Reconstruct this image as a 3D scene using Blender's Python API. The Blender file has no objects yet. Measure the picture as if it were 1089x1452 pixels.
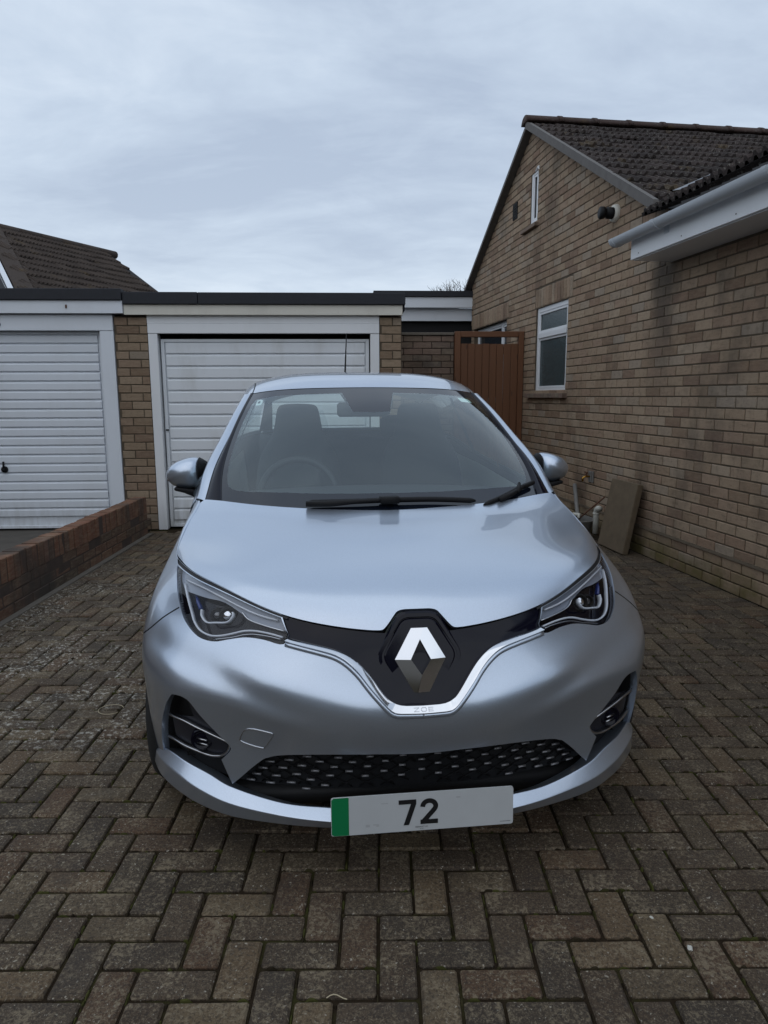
import bpy, bmesh, math, random
import numpy as np
from mathutils import Vector, Matrix, geometry as mgeo
random.seed(7); RNG = np.random.default_rng(7)
S = bpy.context.scene
COL = S.collection
R = math.radians

# ------------------------------------------------------------------ camera, sky, sun, exposure
CAM_H, CAM_F, CAM_PITCH, CAM_ROLL = 1.41, 985.0, 9.45, -0.23
cam_d = bpy.data.cameras.new('camera'); cam = bpy.data.objects.new('camera', cam_d); COL.objects.link(cam)
cam_d.sensor_fit = 'VERTICAL'; cam_d.sensor_height = 36.0; cam_d.lens = CAM_F / 1452 * 36.0
cam_d.clip_start = 0.05; cam_d.clip_end = 3000
cam.matrix_world = Matrix.Translation((0, 0, CAM_H)) @ Matrix.Rotation(R(90 - CAM_PITCH), 4, 'X') @ Matrix.Rotation(R(CAM_ROLL), 4, 'Z')
S.camera = cam

SUN_EL, SUN_ROT = 48.0, 200.0
W = bpy.data.worlds.new('World'); S.world = W; W.use_nodes = True
wn, wl = W.node_tree.nodes, W.node_tree.links
bg = wn['Background']
sky = wn.new('ShaderNodeTexSky'); sky.sky_type = 'NISHITA'; sky.sun_disc = False
sky.sun_elevation = R(SUN_EL); sky.sun_rotation = R(SUN_ROT); sky.air_density = 1.2; sky.dust_density = 3.0
tc = wn.new('ShaderNodeTexCoord')
sep = wn.new('ShaderNodeSeparateXYZ'); wl.new(tc.outputs['Generated'], sep.inputs[0])
def wmath(op, a, b=None, clamp=False):
    n = wn.new('ShaderNodeMath'); n.operation = op; n.use_clamp = clamp
    for i, v in enumerate((a, b)):
        if v is None: continue
        if isinstance(v, (int, float)): n.inputs[i].default_value = v
        else: wl.new(v, n.inputs[i])
    return n.outputs[0]
zz = wmath('ADD', wmath('MAXIMUM', sep.outputs['Z'], 0.0), 0.16)
cmb = wn.new('ShaderNodeCombineXYZ')
wl.new(wmath('DIVIDE', sep.outputs['X'], zz), cmb.inputs[0]); wl.new(wmath('DIVIDE', sep.outputs['Y'], zz), cmb.inputs[1])
def wnoise(scale, detail, rough, off, dist=0.0, sx=1.0, sy=1.0):
    mp = wn.new('ShaderNodeMapping'); mp.inputs['Location'].default_value = off; mp.inputs['Scale'].default_value = (sx, sy, 1)
    wl.new(cmb.outputs[0], mp.inputs[0])
    n = wn.new('ShaderNodeTexNoise'); n.inputs['Scale'].default_value = scale; n.inputs['Detail'].default_value = detail
    n.inputs['Roughness'].default_value = rough; n.inputs['Distortion'].default_value = dist
    wl.new(mp.outputs[0], n.inputs['Vector']); return n.outputs['Fac']
n1 = wnoise(0.8, 6, 0.58, (3.1, 1.7, 0), 0.5, 0.9, 1.25)
n2 = wnoise(2.4, 8, 0.62, (7.3, 4.2, 2), 0.5, 0.85, 1.3)
cl = wmath('ADD', wmath('MULTIPLY', n1, 0.68), wmath('MULTIPLY', n2, 0.32))
rmp = wn.new('ShaderNodeValToRGB'); wl.new(cl, rmp.inputs[0])
e = rmp.color_ramp.elements
e[0].position = 0.39; e[0].color = (0.385, 0.46, 0.58, 1)
e[1].position = 0.64; e[1].color = (0.62, 0.70, 0.80, 1)
m = e.new(0.52); m.color = (0.495, 0.58, 0.695, 1)
# brightening cloud towards the horizon
hz = wmath('POWER', wmath('SUBTRACT', 1.0, wmath('MAXIMUM', sep.outputs['Z'], 0.0), True), 7.0)
mixh = wn.new('ShaderNodeMixRGB'); wl.new(wmath('MULTIPLY', hz, 0.55), mixh.inputs[0]); wl.new(rmp.outputs[0], mixh.inputs[1])
mixh.inputs[2].default_value = (0.72, 0.80, 0.88, 1)
skys = wn.new('ShaderNodeMixRGB'); skys.blend_type = 'MULTIPLY'; skys.inputs[0].default_value = 1
wl.new(sky.outputs[0], skys.inputs[1]); skys.inputs[2].default_value = (0.1, 0.1, 0.1, 1)
mixs = wn.new('ShaderNodeMixRGB'); mixs.inputs[0].default_value = 0.93
wl.new(skys.outputs[0], mixs.inputs[1]); wl.new(mixh.outputs[0], mixs.inputs[2])
wl.new(mixs.outputs[0], bg.inputs['Color']); bg.inputs['Strength'].default_value = 1.0

sun_d = bpy.data.lights.new('sun', 'SUN'); sun = bpy.data.objects.new('sun', sun_d); COL.objects.link(sun)
sun_d.energy = 0.6; sun_d.angle = R(110); sun_d.color = (1.0, 0.95, 0.88)
sun.rotation_euler = (R(90 - SUN_EL), 0, R(180 - SUN_ROT))
S.view_settings.view_transform = 'Standard'; S.view_settings.look = 'None'
S.view_settings.exposure = 0.28; S.view_settings.gamma = 1.0
try: S.view_settings.use_curve_mapping = False
except Exception: pass

# ------------------------------------------------------------------ helpers
_pm = R(CAM_PITCH); _c, _s = math.cos(R(CAM_ROLL)), math.sin(R(CAM_ROLL))
def seen(P):
    """image position (in photo pixels) and depth of world points, to choose the pieces that show largest"""
    P = np.asarray(P, float) - np.array([0, 0, CAM_H])
    z = P[:, 1] * math.cos(_pm) - P[:, 2] * math.sin(_pm)
    d = -(P[:, 1] * math.sin(_pm) + P[:, 2] * math.cos(_pm))
    zs = np.maximum(z, .05)
    return 544.5 + CAM_F * P[:, 0] / zs, 726 + CAM_F * d / zs, z

def link(o, parent=None):
    COL.objects.link(o)
    if parent is not None: o.parent = parent
    return o
def tag(o, label=None, cat=None, group=None, kind=None):
    if label: o['label'] = label
    if cat: o['category'] = cat
    if group: o['group'] = group
    if kind: o['kind'] = kind
    return o
def empty(name, loc=(0, 0, 0), rz=0.0, parent=None):
    o = bpy.data.objects.new(name, None); o.empty_display_size = .1
    o.location = loc; o.rotation_euler = (0, 0, rz)
    return link(o, parent)
def mesh(name, V, F, mat, smooth=False, midx=None):
    me = bpy.data.meshes.new(name)
    me.from_pydata([tuple(map(float, v)) for v in V], [], [tuple(map(int, f)) for f in F])
    for m in (mat if isinstance(mat, (list, tuple)) else [mat]): me.materials.append(m)
    if midx is not None: me.polygons.foreach_set('material_index', np.asarray(midx, dtype=np.int32))
    if smooth: me.polygons.foreach_set('use_smooth', np.ones(len(me.polygons), dtype=bool))
    me.update(); return me
def obj(name, V, F, mat, parent=None, smooth=False, loc=None, rot=None, midx=None):
    o = bpy.data.objects.new(name, mesh(name, V, F, mat, smooth, midx))
    if loc is not None: o.location = loc
    if rot is not None: o.rotation_euler = rot
    return link(o, parent)
def inst(name, me, parent, loc, rot=(0, 0, 0), sc=None):
    o = bpy.data.objects.new(name, me); o.location = loc; o.rotation_euler = rot
    if sc is not None: o.scale = sc
    return link(o, parent)
class MB:
    """collects boxes, prisms and tubes into one mesh"""
    def __init__(s): s.V = []; s.F = []
    def add(s, V, F):
        k = len(s.V); s.V += [tuple(v) for v in V]; s.F += [tuple(i + k for i in f) for f in F]; return s
    def box(s, x0, x1, y0, y1, z0, z1, c=0.0):
        if c <= 0:
            V = [(x, y, z) for z in (z0, z1) for y in (y0, y1) for x in (x0, x1)]
            F = [(0, 2, 3, 1), (4, 5, 7, 6), (0, 1, 5, 4), (2, 6, 7, 3), (0, 4, 6, 2), (1, 3, 7, 5)]
            return s.add(V, F)
        V, F = chbox(x1 - x0, y1 - y0, z1 - z0, c)
        o = ((x0 + x1) / 2, (y0 + y1) / 2, (z0 + z1) / 2)
        return s.add([(v[0] + o[0], v[1] + o[1], v[2] + o[2]) for v in V], F)
    def prism(s, poly, axis, a, b):
        """poly: 2D points; extruded along axis between a and b"""
        n = len(poly); put = {'x': lambda p, h: (h, p[0], p[1]), 'y': lambda p, h: (p[0], h, p[1]), 'z': lambda p, h: (p[0], p[1], h)}[axis]
        V = [put(p, a) for p in poly] + [put(p, b) for p in poly]
        F = [tuple(range(n))[::-1], tuple(range(n, 2 * n))] + [(i, (i + 1) % n, n + (i + 1) % n, n + i) for i in range(n)]
        return s.add(V, F)
    def tube(s, pts, r, n=8, cap=True):
        V, F = tube(pts, r, n, cap); return s.add(V, F)
    def build(s, name, mat, parent=None, smooth=False, bevel=0.0, loc=None, rot=None):
        o = obj(name, s.V, s.F, mat, parent, smooth, loc, rot)
        fix(o.data)
        if bevel > 0:
            b = o.modifiers.new('bevel', 'BEVEL'); b.width = bevel; b.segments = 2; b.limit_method = 'ANGLE'; b.angle_limit = R(35)
        return o
def fix(me):
    bm = bmesh.new(); bm.from_mesh(me); bmesh.ops.recalc_face_normals(bm, faces=bm.faces); bm.to_mesh(me); bm.free()
def chbox(sx, sy, sz, c):
    V = []; idx = {}
    for ix in (-1, 1):
        for iy in (-1, 1):
            for iz in (-1, 1):
                for ax in range(3):
                    p = [ix * (sx / 2 - c), iy * (sy / 2 - c), iz * (sz / 2 - c)]
                    p[ax] = (ix, iy, iz)[ax] * (sx, sy, sz)[ax] / 2
                    idx[ix, iy, iz, ax] = len(V); V.append(tuple(p))
    F = []
    for ax in range(3):
        o1, o2 = (ax + 1) % 3, (ax + 2) % 3
        for s_ in (-1, 1):
            q = []
            for a, b in ((-1, -1), (1, -1), (1, 1), (-1, 1)):
                t = [0, 0, 0]; t[ax] = s_; t[o1] = a; t[o2] = b; q.append(idx[t[0], t[1], t[2], ax])
            F.append(tuple(q if s_ > 0 else q[::-1]))
    for ax in range(3):
        o1, o2 = (ax + 1) % 3, (ax + 2) % 3
        for a in (-1, 1):
            for b in (-1, 1):
                def g(v, w):
                    t = [0, 0, 0]; t[ax] = v; t[o1] = a; t[o2] = b; return idx[t[0], t[1], t[2], w]
                F.append((g(-1, o1), g(1, o1), g(1, o2), g(-1, o2)))
    for ix in (-1, 1):
        for iy in (-1, 1):
            for iz in (-1, 1): F.append(tuple(idx[ix, iy, iz, a] for a in range(3)))
    return V, F
def tube(pts, r, n=8, cap=True):
    P = [Vector(p) for p in pts]; rr = r if isinstance(r, (list, tuple)) else [r] * len(P)
    V, F = [], []; up = None
    for i, p in enumerate(P):
        t = (P[min(i + 1, len(P) - 1)] - P[max(i - 1, 0)]).normalized()
        if up is None:
            up = t.orthogonal().normalized()
        else:
            up = (up - t * up.dot(t))
            up = up.normalized() if up.length > 1e-6 else t.orthogonal().normalized()
        b = t.cross(up)
        for k in range(n):
            a = 2 * math.pi * k / n; V.append(tuple(p + (up * math.cos(a) + b * math.sin(a)) * rr[i]))
    for i in range(len(P) - 1):
        for k in range(n):
            F.append((i * n + k, i * n + (k + 1) % n, (i + 1) * n + (k + 1) % n, (i + 1) * n + k))
    if cap: F.append(tuple(range(n))[::-1]); F.append(tuple(range((len(P) - 1) * n, len(P) * n)))
    return V, F
def lathe(prof, n=32, axis='x'):
    V, F = [], []
    for (a, r) in prof:
        for k in range(n):
            t = 2 * math.pi * k / n; c, s_ = r * math.cos(t), r * math.sin(t)
            V.append({'x': (a, c, s_), 'y': (c, a, s_), 'z': (c, s_, a)}[axis])
    for i in range(len(prof) - 1):
        for k in range(n): F.append((i * n + k, i * n + (k + 1) % n, (i + 1) * n + (k + 1) % n, (i + 1) * n + k))
    return V, F

# ------------------------------------------------------------------ materials
class NT:
    def __init__(s, name):
        s.m = bpy.data.materials.new(name); s.m.use_nodes = True; s.t = s.m.node_tree; s.n = s.t.nodes; s.l = s.t.links
        s.b = s.n['Principled BSDF']
    def put(s, sock, v):
        if isinstance(v, bpy.types.NodeSocket): s.l.new(v, sock)
        elif isinstance(v, (tuple, list)) and len(v) == 3 and sock.type == 'RGBA': sock.default_value = (*v, 1)
        else: sock.default_value = v
    def new(s, typ, **kw):
        n = s.n.new(typ)
        for k, v in kw.items(): setattr(n, k, v)
        return n
    def set(s, **kw):
        for k, v in kw.items(): s.put(s.b.inputs[k.replace('_', ' ')], v)
        return s
    def math(s, op, a, b=0.0, clamp=False):
        n = s.new('ShaderNodeMath', operation=op, use_clamp=clamp); s.put(n.inputs[0], a); s.put(n.inputs[1], b); return n.outputs[0]
    def mix(s, f, a, b, blend='MIX'):
        n = s.new('ShaderNodeMixRGB', blend_type=blend); s.put(n.inputs[0], f); s.put(n.inputs[1], a); s.put(n.inputs[2], b); return n.outputs[0]
    def pos(s):
        return s.new('ShaderNodeNewGeometry').outputs['Position']
    def objc(s):
        return s.new('ShaderNodeTexCoord').outputs['Object']
    def map(s, v, scale=(1, 1, 1), loc=(0, 0, 0)):
        n = s.new('ShaderNodeMapping'); s.put(n.inputs[0], v); n.inputs['Scale'].default_value = scale; n.inputs['Location'].default_value = loc; return n.outputs[0]
    def noise(s, v, scale, detail=4, rough=.55, dist=0):
        n = s.new('ShaderNodeTexNoise'); s.put(n.inputs['Vector'], v); n.inputs['Scale'].default_value = scale
        n.inputs['Detail'].default_value = detail; n.inputs['Roughness'].default_value = rough; n.inputs['Distortion'].default_value = dist
        return n.outputs['Fac']
    def voro(s, v, scale, out='Distance'):
        n = s.new('ShaderNodeTexVoronoi'); s.put(n.inputs['Vector'], v); n.inputs['Scale'].default_value = scale; return n.outputs[out]
    def ramp(s, f, *stops):
        n = s.new('ShaderNodeValToRGB'); s.put(n.inputs[0], f); el = n.color_ramp.elements
        while len(el) < len(stops): el.new(.5)
        for e_, (p, c) in zip(el, stops):
            e_.position = p; e_.color = (*c, 1) if isinstance(c, (tuple, list)) else (c, c, c, 1)
        return n.outputs[0]
    def step(s, f, a, b):
        n = s.new('ShaderNodeMapRange', interpolation_type='SMOOTHSTEP'); s.put(n.inputs[0], f); n.inputs[1].default_value = a; n.inputs[2].default_value = b; return n.outputs[0]
    def rnd(s):
        """a number of its own for every piece, whether an object or an island of a joined mesh"""
        a = s.new('ShaderNodeObjectInfo').outputs['Random']; b = s.new('ShaderNodeNewGeometry').outputs['Random Per Island']
        return s.math('FRACT', s.math('ADD', s.math('MULTIPLY', a, 7.31), s.math('MULTIPLY', b, 3.77)))
    def xyz(s, v):
        n = s.new('ShaderNodeSeparateXYZ'); s.put(n.inputs[0], v); return n.outputs
    def bump(s, h, strength=.3, dist=.01):
        n = s.new('ShaderNodeBump'); s.put(n.inputs['Height'], h); n.inputs['Strength'].default_value = strength; n.inputs['Distance'].default_value = dist
        s.put(s.b.inputs['Normal'], n.outputs[0]); return s
def simple(name, col, rough=.5, metal=0.0, coat=0.0, spec=.5, grain=0.0, gscale=40, bump=0.0):
    t = NT(name); t.set(Roughness=rough, Metallic=metal, Coat_Weight=coat, Specular_IOR_Level=spec)
    if grain > 0:
        f = t.noise(t.objc(), gscale, 5, .6)
        t.set(Base_Color=t.mix(f, tuple(c * (1 - grain) for c in col), tuple(min(1, c * (1 + grain)) for c in col)))
        if bump > 0: t.bump(f, bump, .004)
    else: t.set(Base_Color=col)
    return t.m
# ------------------------------------------------------------------ materials of the place
def mat_brick(name, stops, dark=.35, algae=False, soot=None):
    t = NT(name); r = t.rnd(); P = t.pos(); O = t.objc()
    col = t.ramp(r, *stops)
    sw = t.noise(t.map(P, (1, 1, 5)), 9, 5, .7, .6); col = t.mix(t.math('MULTIPLY', t.step(sw, .40, .70), .5), col, t.mix(.55, col, (.36, .29, .205))); col = t.mix(t.math('MULTIPLY', t.step(sw, .46, .28), .45), col, (.10, .075, .055))
    n = t.noise(P, 22, 5, .65); col = t.mix(t.math('MULTIPLY', t.step(n, .45, .75), .45), col, (.11, .085, .06))
    n2 = t.noise(P, 70, 4, .6); col = t.mix(t.math('MULTIPLY', n2, .5), col, t.mix(.5, col, (.38, .30, .20)))
    n3 = t.noise(t.map(P, (1.1, 1.1, .55)), 1.6, 4, .6); col = t.mix(t.math('MULTIPLY', t.step(n3, .50, .72), dark), col, (.055, .047, .04))
    if algae:
        z = t.xyz(P)['Z']; g = t.math('MULTIPLY', t.step(z, .32, .02), t.step(t.noise(P, 3.5, 4, .6), .35, .62))
        col = t.mix(t.math('MULTIPLY', g, .75), col, (.10, .095, .022))
        d = t.math('MULTIPLY', t.step(z, .22, .0), .35); col = t.mix(d, col, (.10, .07, .03))
    if soot is not None:
        x, y, w, z0, z1 = soot; q = t.xyz(P)
        s_ = t.math('MULTIPLY', t.step(t.math('ABSOLUTE', t.math('SUBTRACT', t.math('ADD', q['Y'], t.math('MULTIPLY', t.math('SUBTRACT', t.noise(P, 4, 3), .5), .25)), y)), w, .0), t.step(q['Z'], z0, z1))
        col = t.mix(t.math('MULTIPLY', s_, .7), col, (.045, .04, .036))
    h = t.math('ADD', t.noise(P, 120, 3, .6), t.math('MULTIPLY', t.noise(P, 26, 3), 1.4))
    t.set(Base_Color=col, Roughness=.92, Specular_IOR_Level=.25); t.bump(h, .35, .004); return t.m
BUFF = ((.0, (0.172, 0.107, 0.074)), (.10, (0.237, 0.162, 0.109)), (.26, (0.301, 0.218, 0.151)), (.40, (0.272, 0.182, 0.131)), (.54, (0.335, 0.248, 0.175)), (.66, (0.284, 0.208, 0.142)), (.76, (0.280, 0.231, 0.186)), (.86, (0.369, 0.278, 0.196)), (.95, (0.245, 0.155, 0.109)), (1., (0.147, 0.094, 0.070)))
M_BUFF = mat_brick('buff_brick', BUFF, .5, True, (0, 6.0, .30, 1.0, 2.4))
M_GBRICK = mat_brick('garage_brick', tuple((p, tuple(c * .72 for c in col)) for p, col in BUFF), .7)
M_DBRICK = mat_brick('side_wall_brick', ((.0, (.10, .065, .055)), (.3, (.15, .12, .10)), (.6, (.17, .11, .095)), (1., (.09, .08, .075))), .7)
M_RED = mat_brick('weathered_red_brick', ((.0, (.105, .030, .018)), (.3, (.145, .046, .025)), (.5, (.065, .024, .018)), (.7, (.175, .066, .034)), (.85, (.040, .025, .022)), (1., (.125, .05, .036))), .95, False, (0, 0, 0, 0, 0) if False else None)
def mat_mortar(name, a, b):
    t = NT(name); P = t.pos(); t.set(Base_Color=t.mix(t.noise(P, 9, 5, .7), a, b), Roughness=.95); t.bump(t.noise(P, 90, 4), .5, .004); return t.m
M_MORTAR = mat_mortar('buff_mortar', (.055, .040, .026), (.12, .095, .065))
M_RMORTAR = mat_mortar('red_mortar', (.03, .022, .018), (.09, .06, .045))
def mat_paver():
    t = NT('concrete_paver'); r = t.rnd(); P = t.pos()
    col = t.ramp(r, (0., (.054, .037, .024)), (.25, (.070, .050, .033)), (.5, (.046, .035, .025)), (.7, (.115, .083, .048)), (.82, (.080, .046, .026)), (1., (.058, .044, .031)))
    col = t.mix(t.math('MULTIPLY', t.noise(P, 300, 2, .7), .8), col, (.16, .15, .135), 'MIX') if False else col
    g = t.noise(P, 210, 3, .75); col = t.mix(t.step(g, .50, .70), col, t.mix(.5, col, (.25, .205, .15)))
    g2 = t.noise(P, 120, 4, .7); col = t.mix(t.math('MULTIPLY', t.step(g2, .52, .40), .6), col, (.022, .018, .015))
    mo = t.step(t.math('ADD', t.math('MULTIPLY', t.noise(P, 78, 5, .75, .6), .66), t.math('MULTIPLY', t.noise(P, 8, 4, .6), .34)), .50, .60); col = t.mix(t.math('MULTIPLY', mo, .72), col, (.20, .162, .108))
    st = t.noise(P, 5.5, 4, .6); col = t.mix(t.math('MULTIPLY', t.step(st, .5, .75), .5), col, (.035, .031, .028))
    # pale lichen and lime spots, gathered in patches
    q = t.xyz(P)
    left = t.step(q['X'], .2, -1.3); mask = t.math('ADD', t.noise(P, 1.3, 3, .6), t.math('MULTIPLY', left, .22))
    patch = t.step(mask, .46, .74)
    lich = t.noise(P, 62, 4, .62); fine = t.noise(P, 190, 3, .6)
    sp = t.step(t.math('ADD', t.math('MULTIPLY', lich, .75), t.math('MULTIPLY', fine, .25)), .60, .66)
    near = t.math('ADD', .34, t.math('MULTIPLY', patch, .8))
    col = t.mix(t.math('MULTIPLY', sp, near, True), col, (.27, .24, .18))
    flk = t.step(t.noise(P, 95, 3, .65), .62, .70); col = t.mix(t.math('MULTIPLY', flk, t.step(t.noise(P, 6, 4, .65), .36, .58)), col, (.36, .33, .27))
    # thick white lichen in the corner beside the low wall
    lx = t.math('MULTIPLY', t.step(q['X'], -.75, -1.25), t.math('MULTIPLY', t.step(q['Y'], 2.3, 2.9), t.step(q['Y'], 6.6, 4.6)))
    big = t.step(t.noise(t.map(P, (1, 1, 1)), 44, 5, .70), .545, .585)
    blob = t.step(t.noise(P, 2.3, 4, .65), .42, .60)
    col = t.mix(t.math('MULTIPLY', t.math('MULTIPLY', lx, big), t.math('MULTIPLY', blob, .62)), col, (.50, .48, .42))
    # a few rusty marks
    ru = t.step(t.noise(P, 3.1, 3, .6), .70, .78); col = t.mix(t.math('MULTIPLY', ru, .35), col, (.16, .07, .03))
    h = t.math('ADD', t.noise(P, 260, 3, .7), t.math('MULTIPLY', t.noise(P, 45, 4, .6), 1.2))
    t.set(Base_Color=col, Roughness=t.math('ADD', .78, t.math('MULTIPLY', g, .15)), Specular_IOR_Level=.3); t.bump(h, .4, .003); return t.m
M_PAVER = mat_paver()
def mat_joint():
    t = NT('jointing_sand'); P = t.pos()
    c = t.mix(t.noise(P, 40, 5, .7), (.014, .009, .006), (.042, .030, .018))
    c = t.mix(t.math('MULTIPLY', t.step(t.noise(P, 7, 4, .6), .46, .64), .7), c, (.046, .045, .014))
    t.set(Base_Color=c, Roughness=1.0, Specular_IOR_Level=.1); t.bump(t.noise(P, 220, 4, .7), .8, .006); return t.m
M_JOINT = mat_joint()
def mat_tile(name, a, b, lich=.5):
    t = NT(name); r = t.rnd(); P = t.pos()
    c = t.mix(r, a, b); c = t.mix(t.math('MULTIPLY', t.noise(P, 14, 5, .65), .6), c, (.018, .015, .015))
    c = t.mix(t.math('MULTIPLY', t.step(t.noise(P, 38, 4, .65), .56, .68), lich), c, (.20, .19, .165))
    c = t.mix(t.math('MULTIPLY', t.step(t.noise(P, 2.4, 4, .6), .58, .7), .5), c, (.10, .07, .03))
    t.set(Base_Color=c, Roughness=.9, Specular_IOR_Level=.25); t.bump(t.noise(P, 90, 4, .65), .5, .006); return t.m
M_TILE = mat_tile('roof_tile', (.034, .027, .025), (.066, .050, .045), .75)
M_NTILE = mat_tile('brown_roof_tile', (.060, .046, .038), (.088, .068, .056), .12)
M_RIDGE = mat_tile('ridge_tile', (.060, .040, .035), (.080, .052, .044), .3)
def mat_white(name, col, dirt=.25, rough=.45):
    t = NT(name); P = t.pos(); n = t.noise(t.map(P, (1, 1, .35)), 3.2, 5, .65); n2 = t.noise(P, 40, 4, .7)
    c = t.mix(t.math('MULTIPLY', t.step(n, .45, .8), dirt), col, (.33, .31, .26)); c = t.mix(t.math('MULTIPLY', t.step(n2, .66, .74), dirt), c, (.25, .22, .17))
    zz_ = t.xyz(P)['Z']; c = t.mix(t.math('MULTIPLY', t.math('MULTIPLY', t.step(zz_, .45, .0), t.step(t.noise(t.map(P, (6, 6, 1)), 3, 4, .6), .35, .65)), dirt * 1.6, True), c, (.22, .20, .16))
    t.set(Base_Color=c, Roughness=rough); return t.m
M_UPVC = mat_white('white_upvc', (.72, .74, .76), .12, .35)
M_DOORW = mat_white('white_garage_door', (.70, .735, .77), .3, .42)
M_DOORL = mat_white('white_neighbour_door', (.66, .70, .75), .15, .42)
M_CREAM = mat_white('cream_fascia', (.62, .60, .53), .3, .5)
M_GUTTER = mat_white('grey_gutter', (.52, .56, .60), .2, .4)
M_FELT = simple('black_roof_felt', (.012, .014, .020), .7, grain=.4, gscale=25)
M_GREYB = simple('grey_cement_board', (.125, .118, .112), .85, grain=.3, gscale=14, bump=.2)
M_LEAD = simple('lead_valley', (.20, .21, .23), .55, .3, grain=.2)
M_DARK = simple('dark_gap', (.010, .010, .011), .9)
M_BLACKP = simple('black_plastic', (.009, .009, .010), .55, 0, 0, .2)
M_CONC = simple('concrete', (.13, .115, .095), .95, grain=.4, gscale=9, bump=.3)
M_SLAB = simple('slab_concrete', (.125, .094, .060), .93, grain=.35, gscale=11, bump=.35)
M_PIPE = simple('white_pipe', (.52, .52, .47), .5, grain=.2)
M_GPIPE = simple('grey_pipe', (.17, .165, .155), .6, grain=.25)
M_RUST = simple('rusty_rod', (.10, .045, .025), .9, grain=.4)
M_BRASS = simple('brass', (.45, .25, .06), .35, 1.0, grain=.2)
def mat_glass(name, tint, refl):
    t = NT(name); P = t.pos(); c = t.mix(t.noise(P, 55, 3, .6), tint, tuple(v * .35 for v in tint))
    t.set(Base_Color=c, Roughness=.22, Specular_IOR_Level=refl); t.bump(t.noise(P, 60, 2, .5), .35, .01); return t.m
M_OBSC = mat_glass('obscured_glass', (.055, .095, .105), .8)
M_PANE = simple('window_glass', (.02, .025, .03), .04, 0, 0, .7)
def mat_wood():
    t = NT('stained_timber'); P = t.pos(); r = t.rnd()
    g = t.noise(t.map(P, (16, 16, 1.0)), 2.2, 6, .65, 1.2); v = t.noise(t.map(P, (60, 60, 3)), 2, 4, .6)
    c = t.mix(g, (.105, .043, .017), (.215, .090, .035)); c = t.mix(t.math('MULTIPLY', v, .45), c, (.075, .028, .012))
    c = t.mix(t.math('MULTIPLY', r, .4), c, (.13, .05, .02))
    kn = t.step(t.voro(t.map(P, (6, 6, 1.6)), 1.6), .12, .05); c = t.mix(t.math('MULTIPLY', kn, .7), c, (.035, .013, .006))
    t.set(Base_Color=c, Roughness=.6); t.bump(v, .25, .003); return t.m
M_WOOD = mat_wood()

# ------------------------------------------------------------------ ground
g = NT('far_ground'); g.set(Base_Color=g.mix(g.noise(g.pos(), .6, 5, .6), (.07, .065, .055), (.12, .11, .095)), Roughness=.95)
tag(obj('ground', [(-400, -400, -.02), (400, -400, -.02), (400, 900, -.02), (-400, 900, -.02)], [(0, 1, 2, 3)], g.m), kind='structure')
HX, HY = np.array([.98905, .14756]), np.array([-.14756, .98905])      # axes of the house on the ground
HP = np.array([2.559, 4.463])
def h2w(x, y): return HP + x * HX + y * HY
drive = obj('driveway', [(-2.52, -1.0, -.009), (3.6, -1.0, -.009), (3.6, 12.5, -.009), (-2.52, 12.5, -.009)], [(0, 1, 2, 3)], M_JOINT)
tag(drive, kind='structure')
CONCN = simple('neighbour_concrete', (.07, .062, .052), .95, grain=.5, gscale=6, bump=.3)
tag(obj('neighbour_driveway', [(-12, -3, -.002), (-2.54, -3, -.002), (-2.54, 7.6, -.002), (-12, 7.6, -.002)], [(0, 1, 2, 3)], CONCN), kind='structure')

# pavers: 90 degree herringbone
PX, PY = .0995, .0915
cells = []
for i in range(-30, 40):
    for j in range(-26, 76):
        k = (i + j + 2) % 4
        if k == 0: cells.append((-.0195 + PX * (i + 1), 1.437 + PY * (j + .5), 2 * PX, PY))
        elif k == 2: cells.append((-.0195 + PX * (i + .5), 1.437 + PY * (j + 1), PX, 2 * PY))
def hdist(x, y): d = (x - HP[0]) * HX[0] + (y - HP[1]) * HX[1]; return d
keep = []; cut = []
def clip(poly, a, b, c):
    out = []
    for i in range(len(poly)):
        p, q = poly[i], poly[(i + 1) % len(poly)]; dp, dq = a * p[0] + b * p[1] + c, a * q[0] + b * q[1] + c
        if dp >= 0: out.append(p)
        if (dp >= 0) != (dq >= 0): t = dp / (dp - dq); out.append((p[0] + (q[0] - p[0]) * t, p[1] + (q[1] - p[1]) * t))
    return out
for (x, y, w, d) in cells:
    if x < -2.46 or y > 9.3 or y < .0: continue
    if y > 7.36 + (x + 2.41) * .049 - d / 2 and x < .2: continue
    ext = .5 * (w * HX[0] + d * HX[1])
    if hdist(x, y) > -.205 - ext:
        if hdist(x, y) < -.205 + ext and y < 9:
            r4 = [(x - w / 2 + .004, y - d / 2 + .004), (x + w / 2 - .004, y - d / 2 + .004), (x + w / 2 - .004, y + d / 2 - .004), (x - w / 2 + .004, y + d / 2 - .004)]
            q = clip(r4, -HX[0], -HX[1], HP[0] * HX[0] + HP[1] * HX[1] - .209)
            if len(q) > 2: cut.append(q)
        continue
    keep.append((x, y, w, d))
bord = []
t_ = -4.6
while t_ < 4.8:
    p = h2w(-.103, t_); bord.append((p[0], p[1], .196, .094)); t_ += .0985
def paver_mesh(w, d, seed):
    rr = random.Random(seed); V, F = chbox(w, d, .05, .005)
    V = [(x + rr.uniform(-.0012, .0012), y + rr.uniform(-.0012, .0012), z - .025 + rr.uniform(-.0006, .0006)) for x, y, z in V]; return V, F
JW = .0098
pm = {('h', s): paver_mesh(2 * PX - JW, PY - JW, s) for s in range(5)}
pm.update({('v', s): paver_mesh(PX - JW, 2 * PY - JW, 20 + s) for s in range(5)})
pm.update({('b', s): paver_mesh(.188, .0900, 40 + s) for s in range(3)})
pme = {k: mesh('paver', V, F, M_PAVER) for k, (V, F) in pm.items()}
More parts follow.
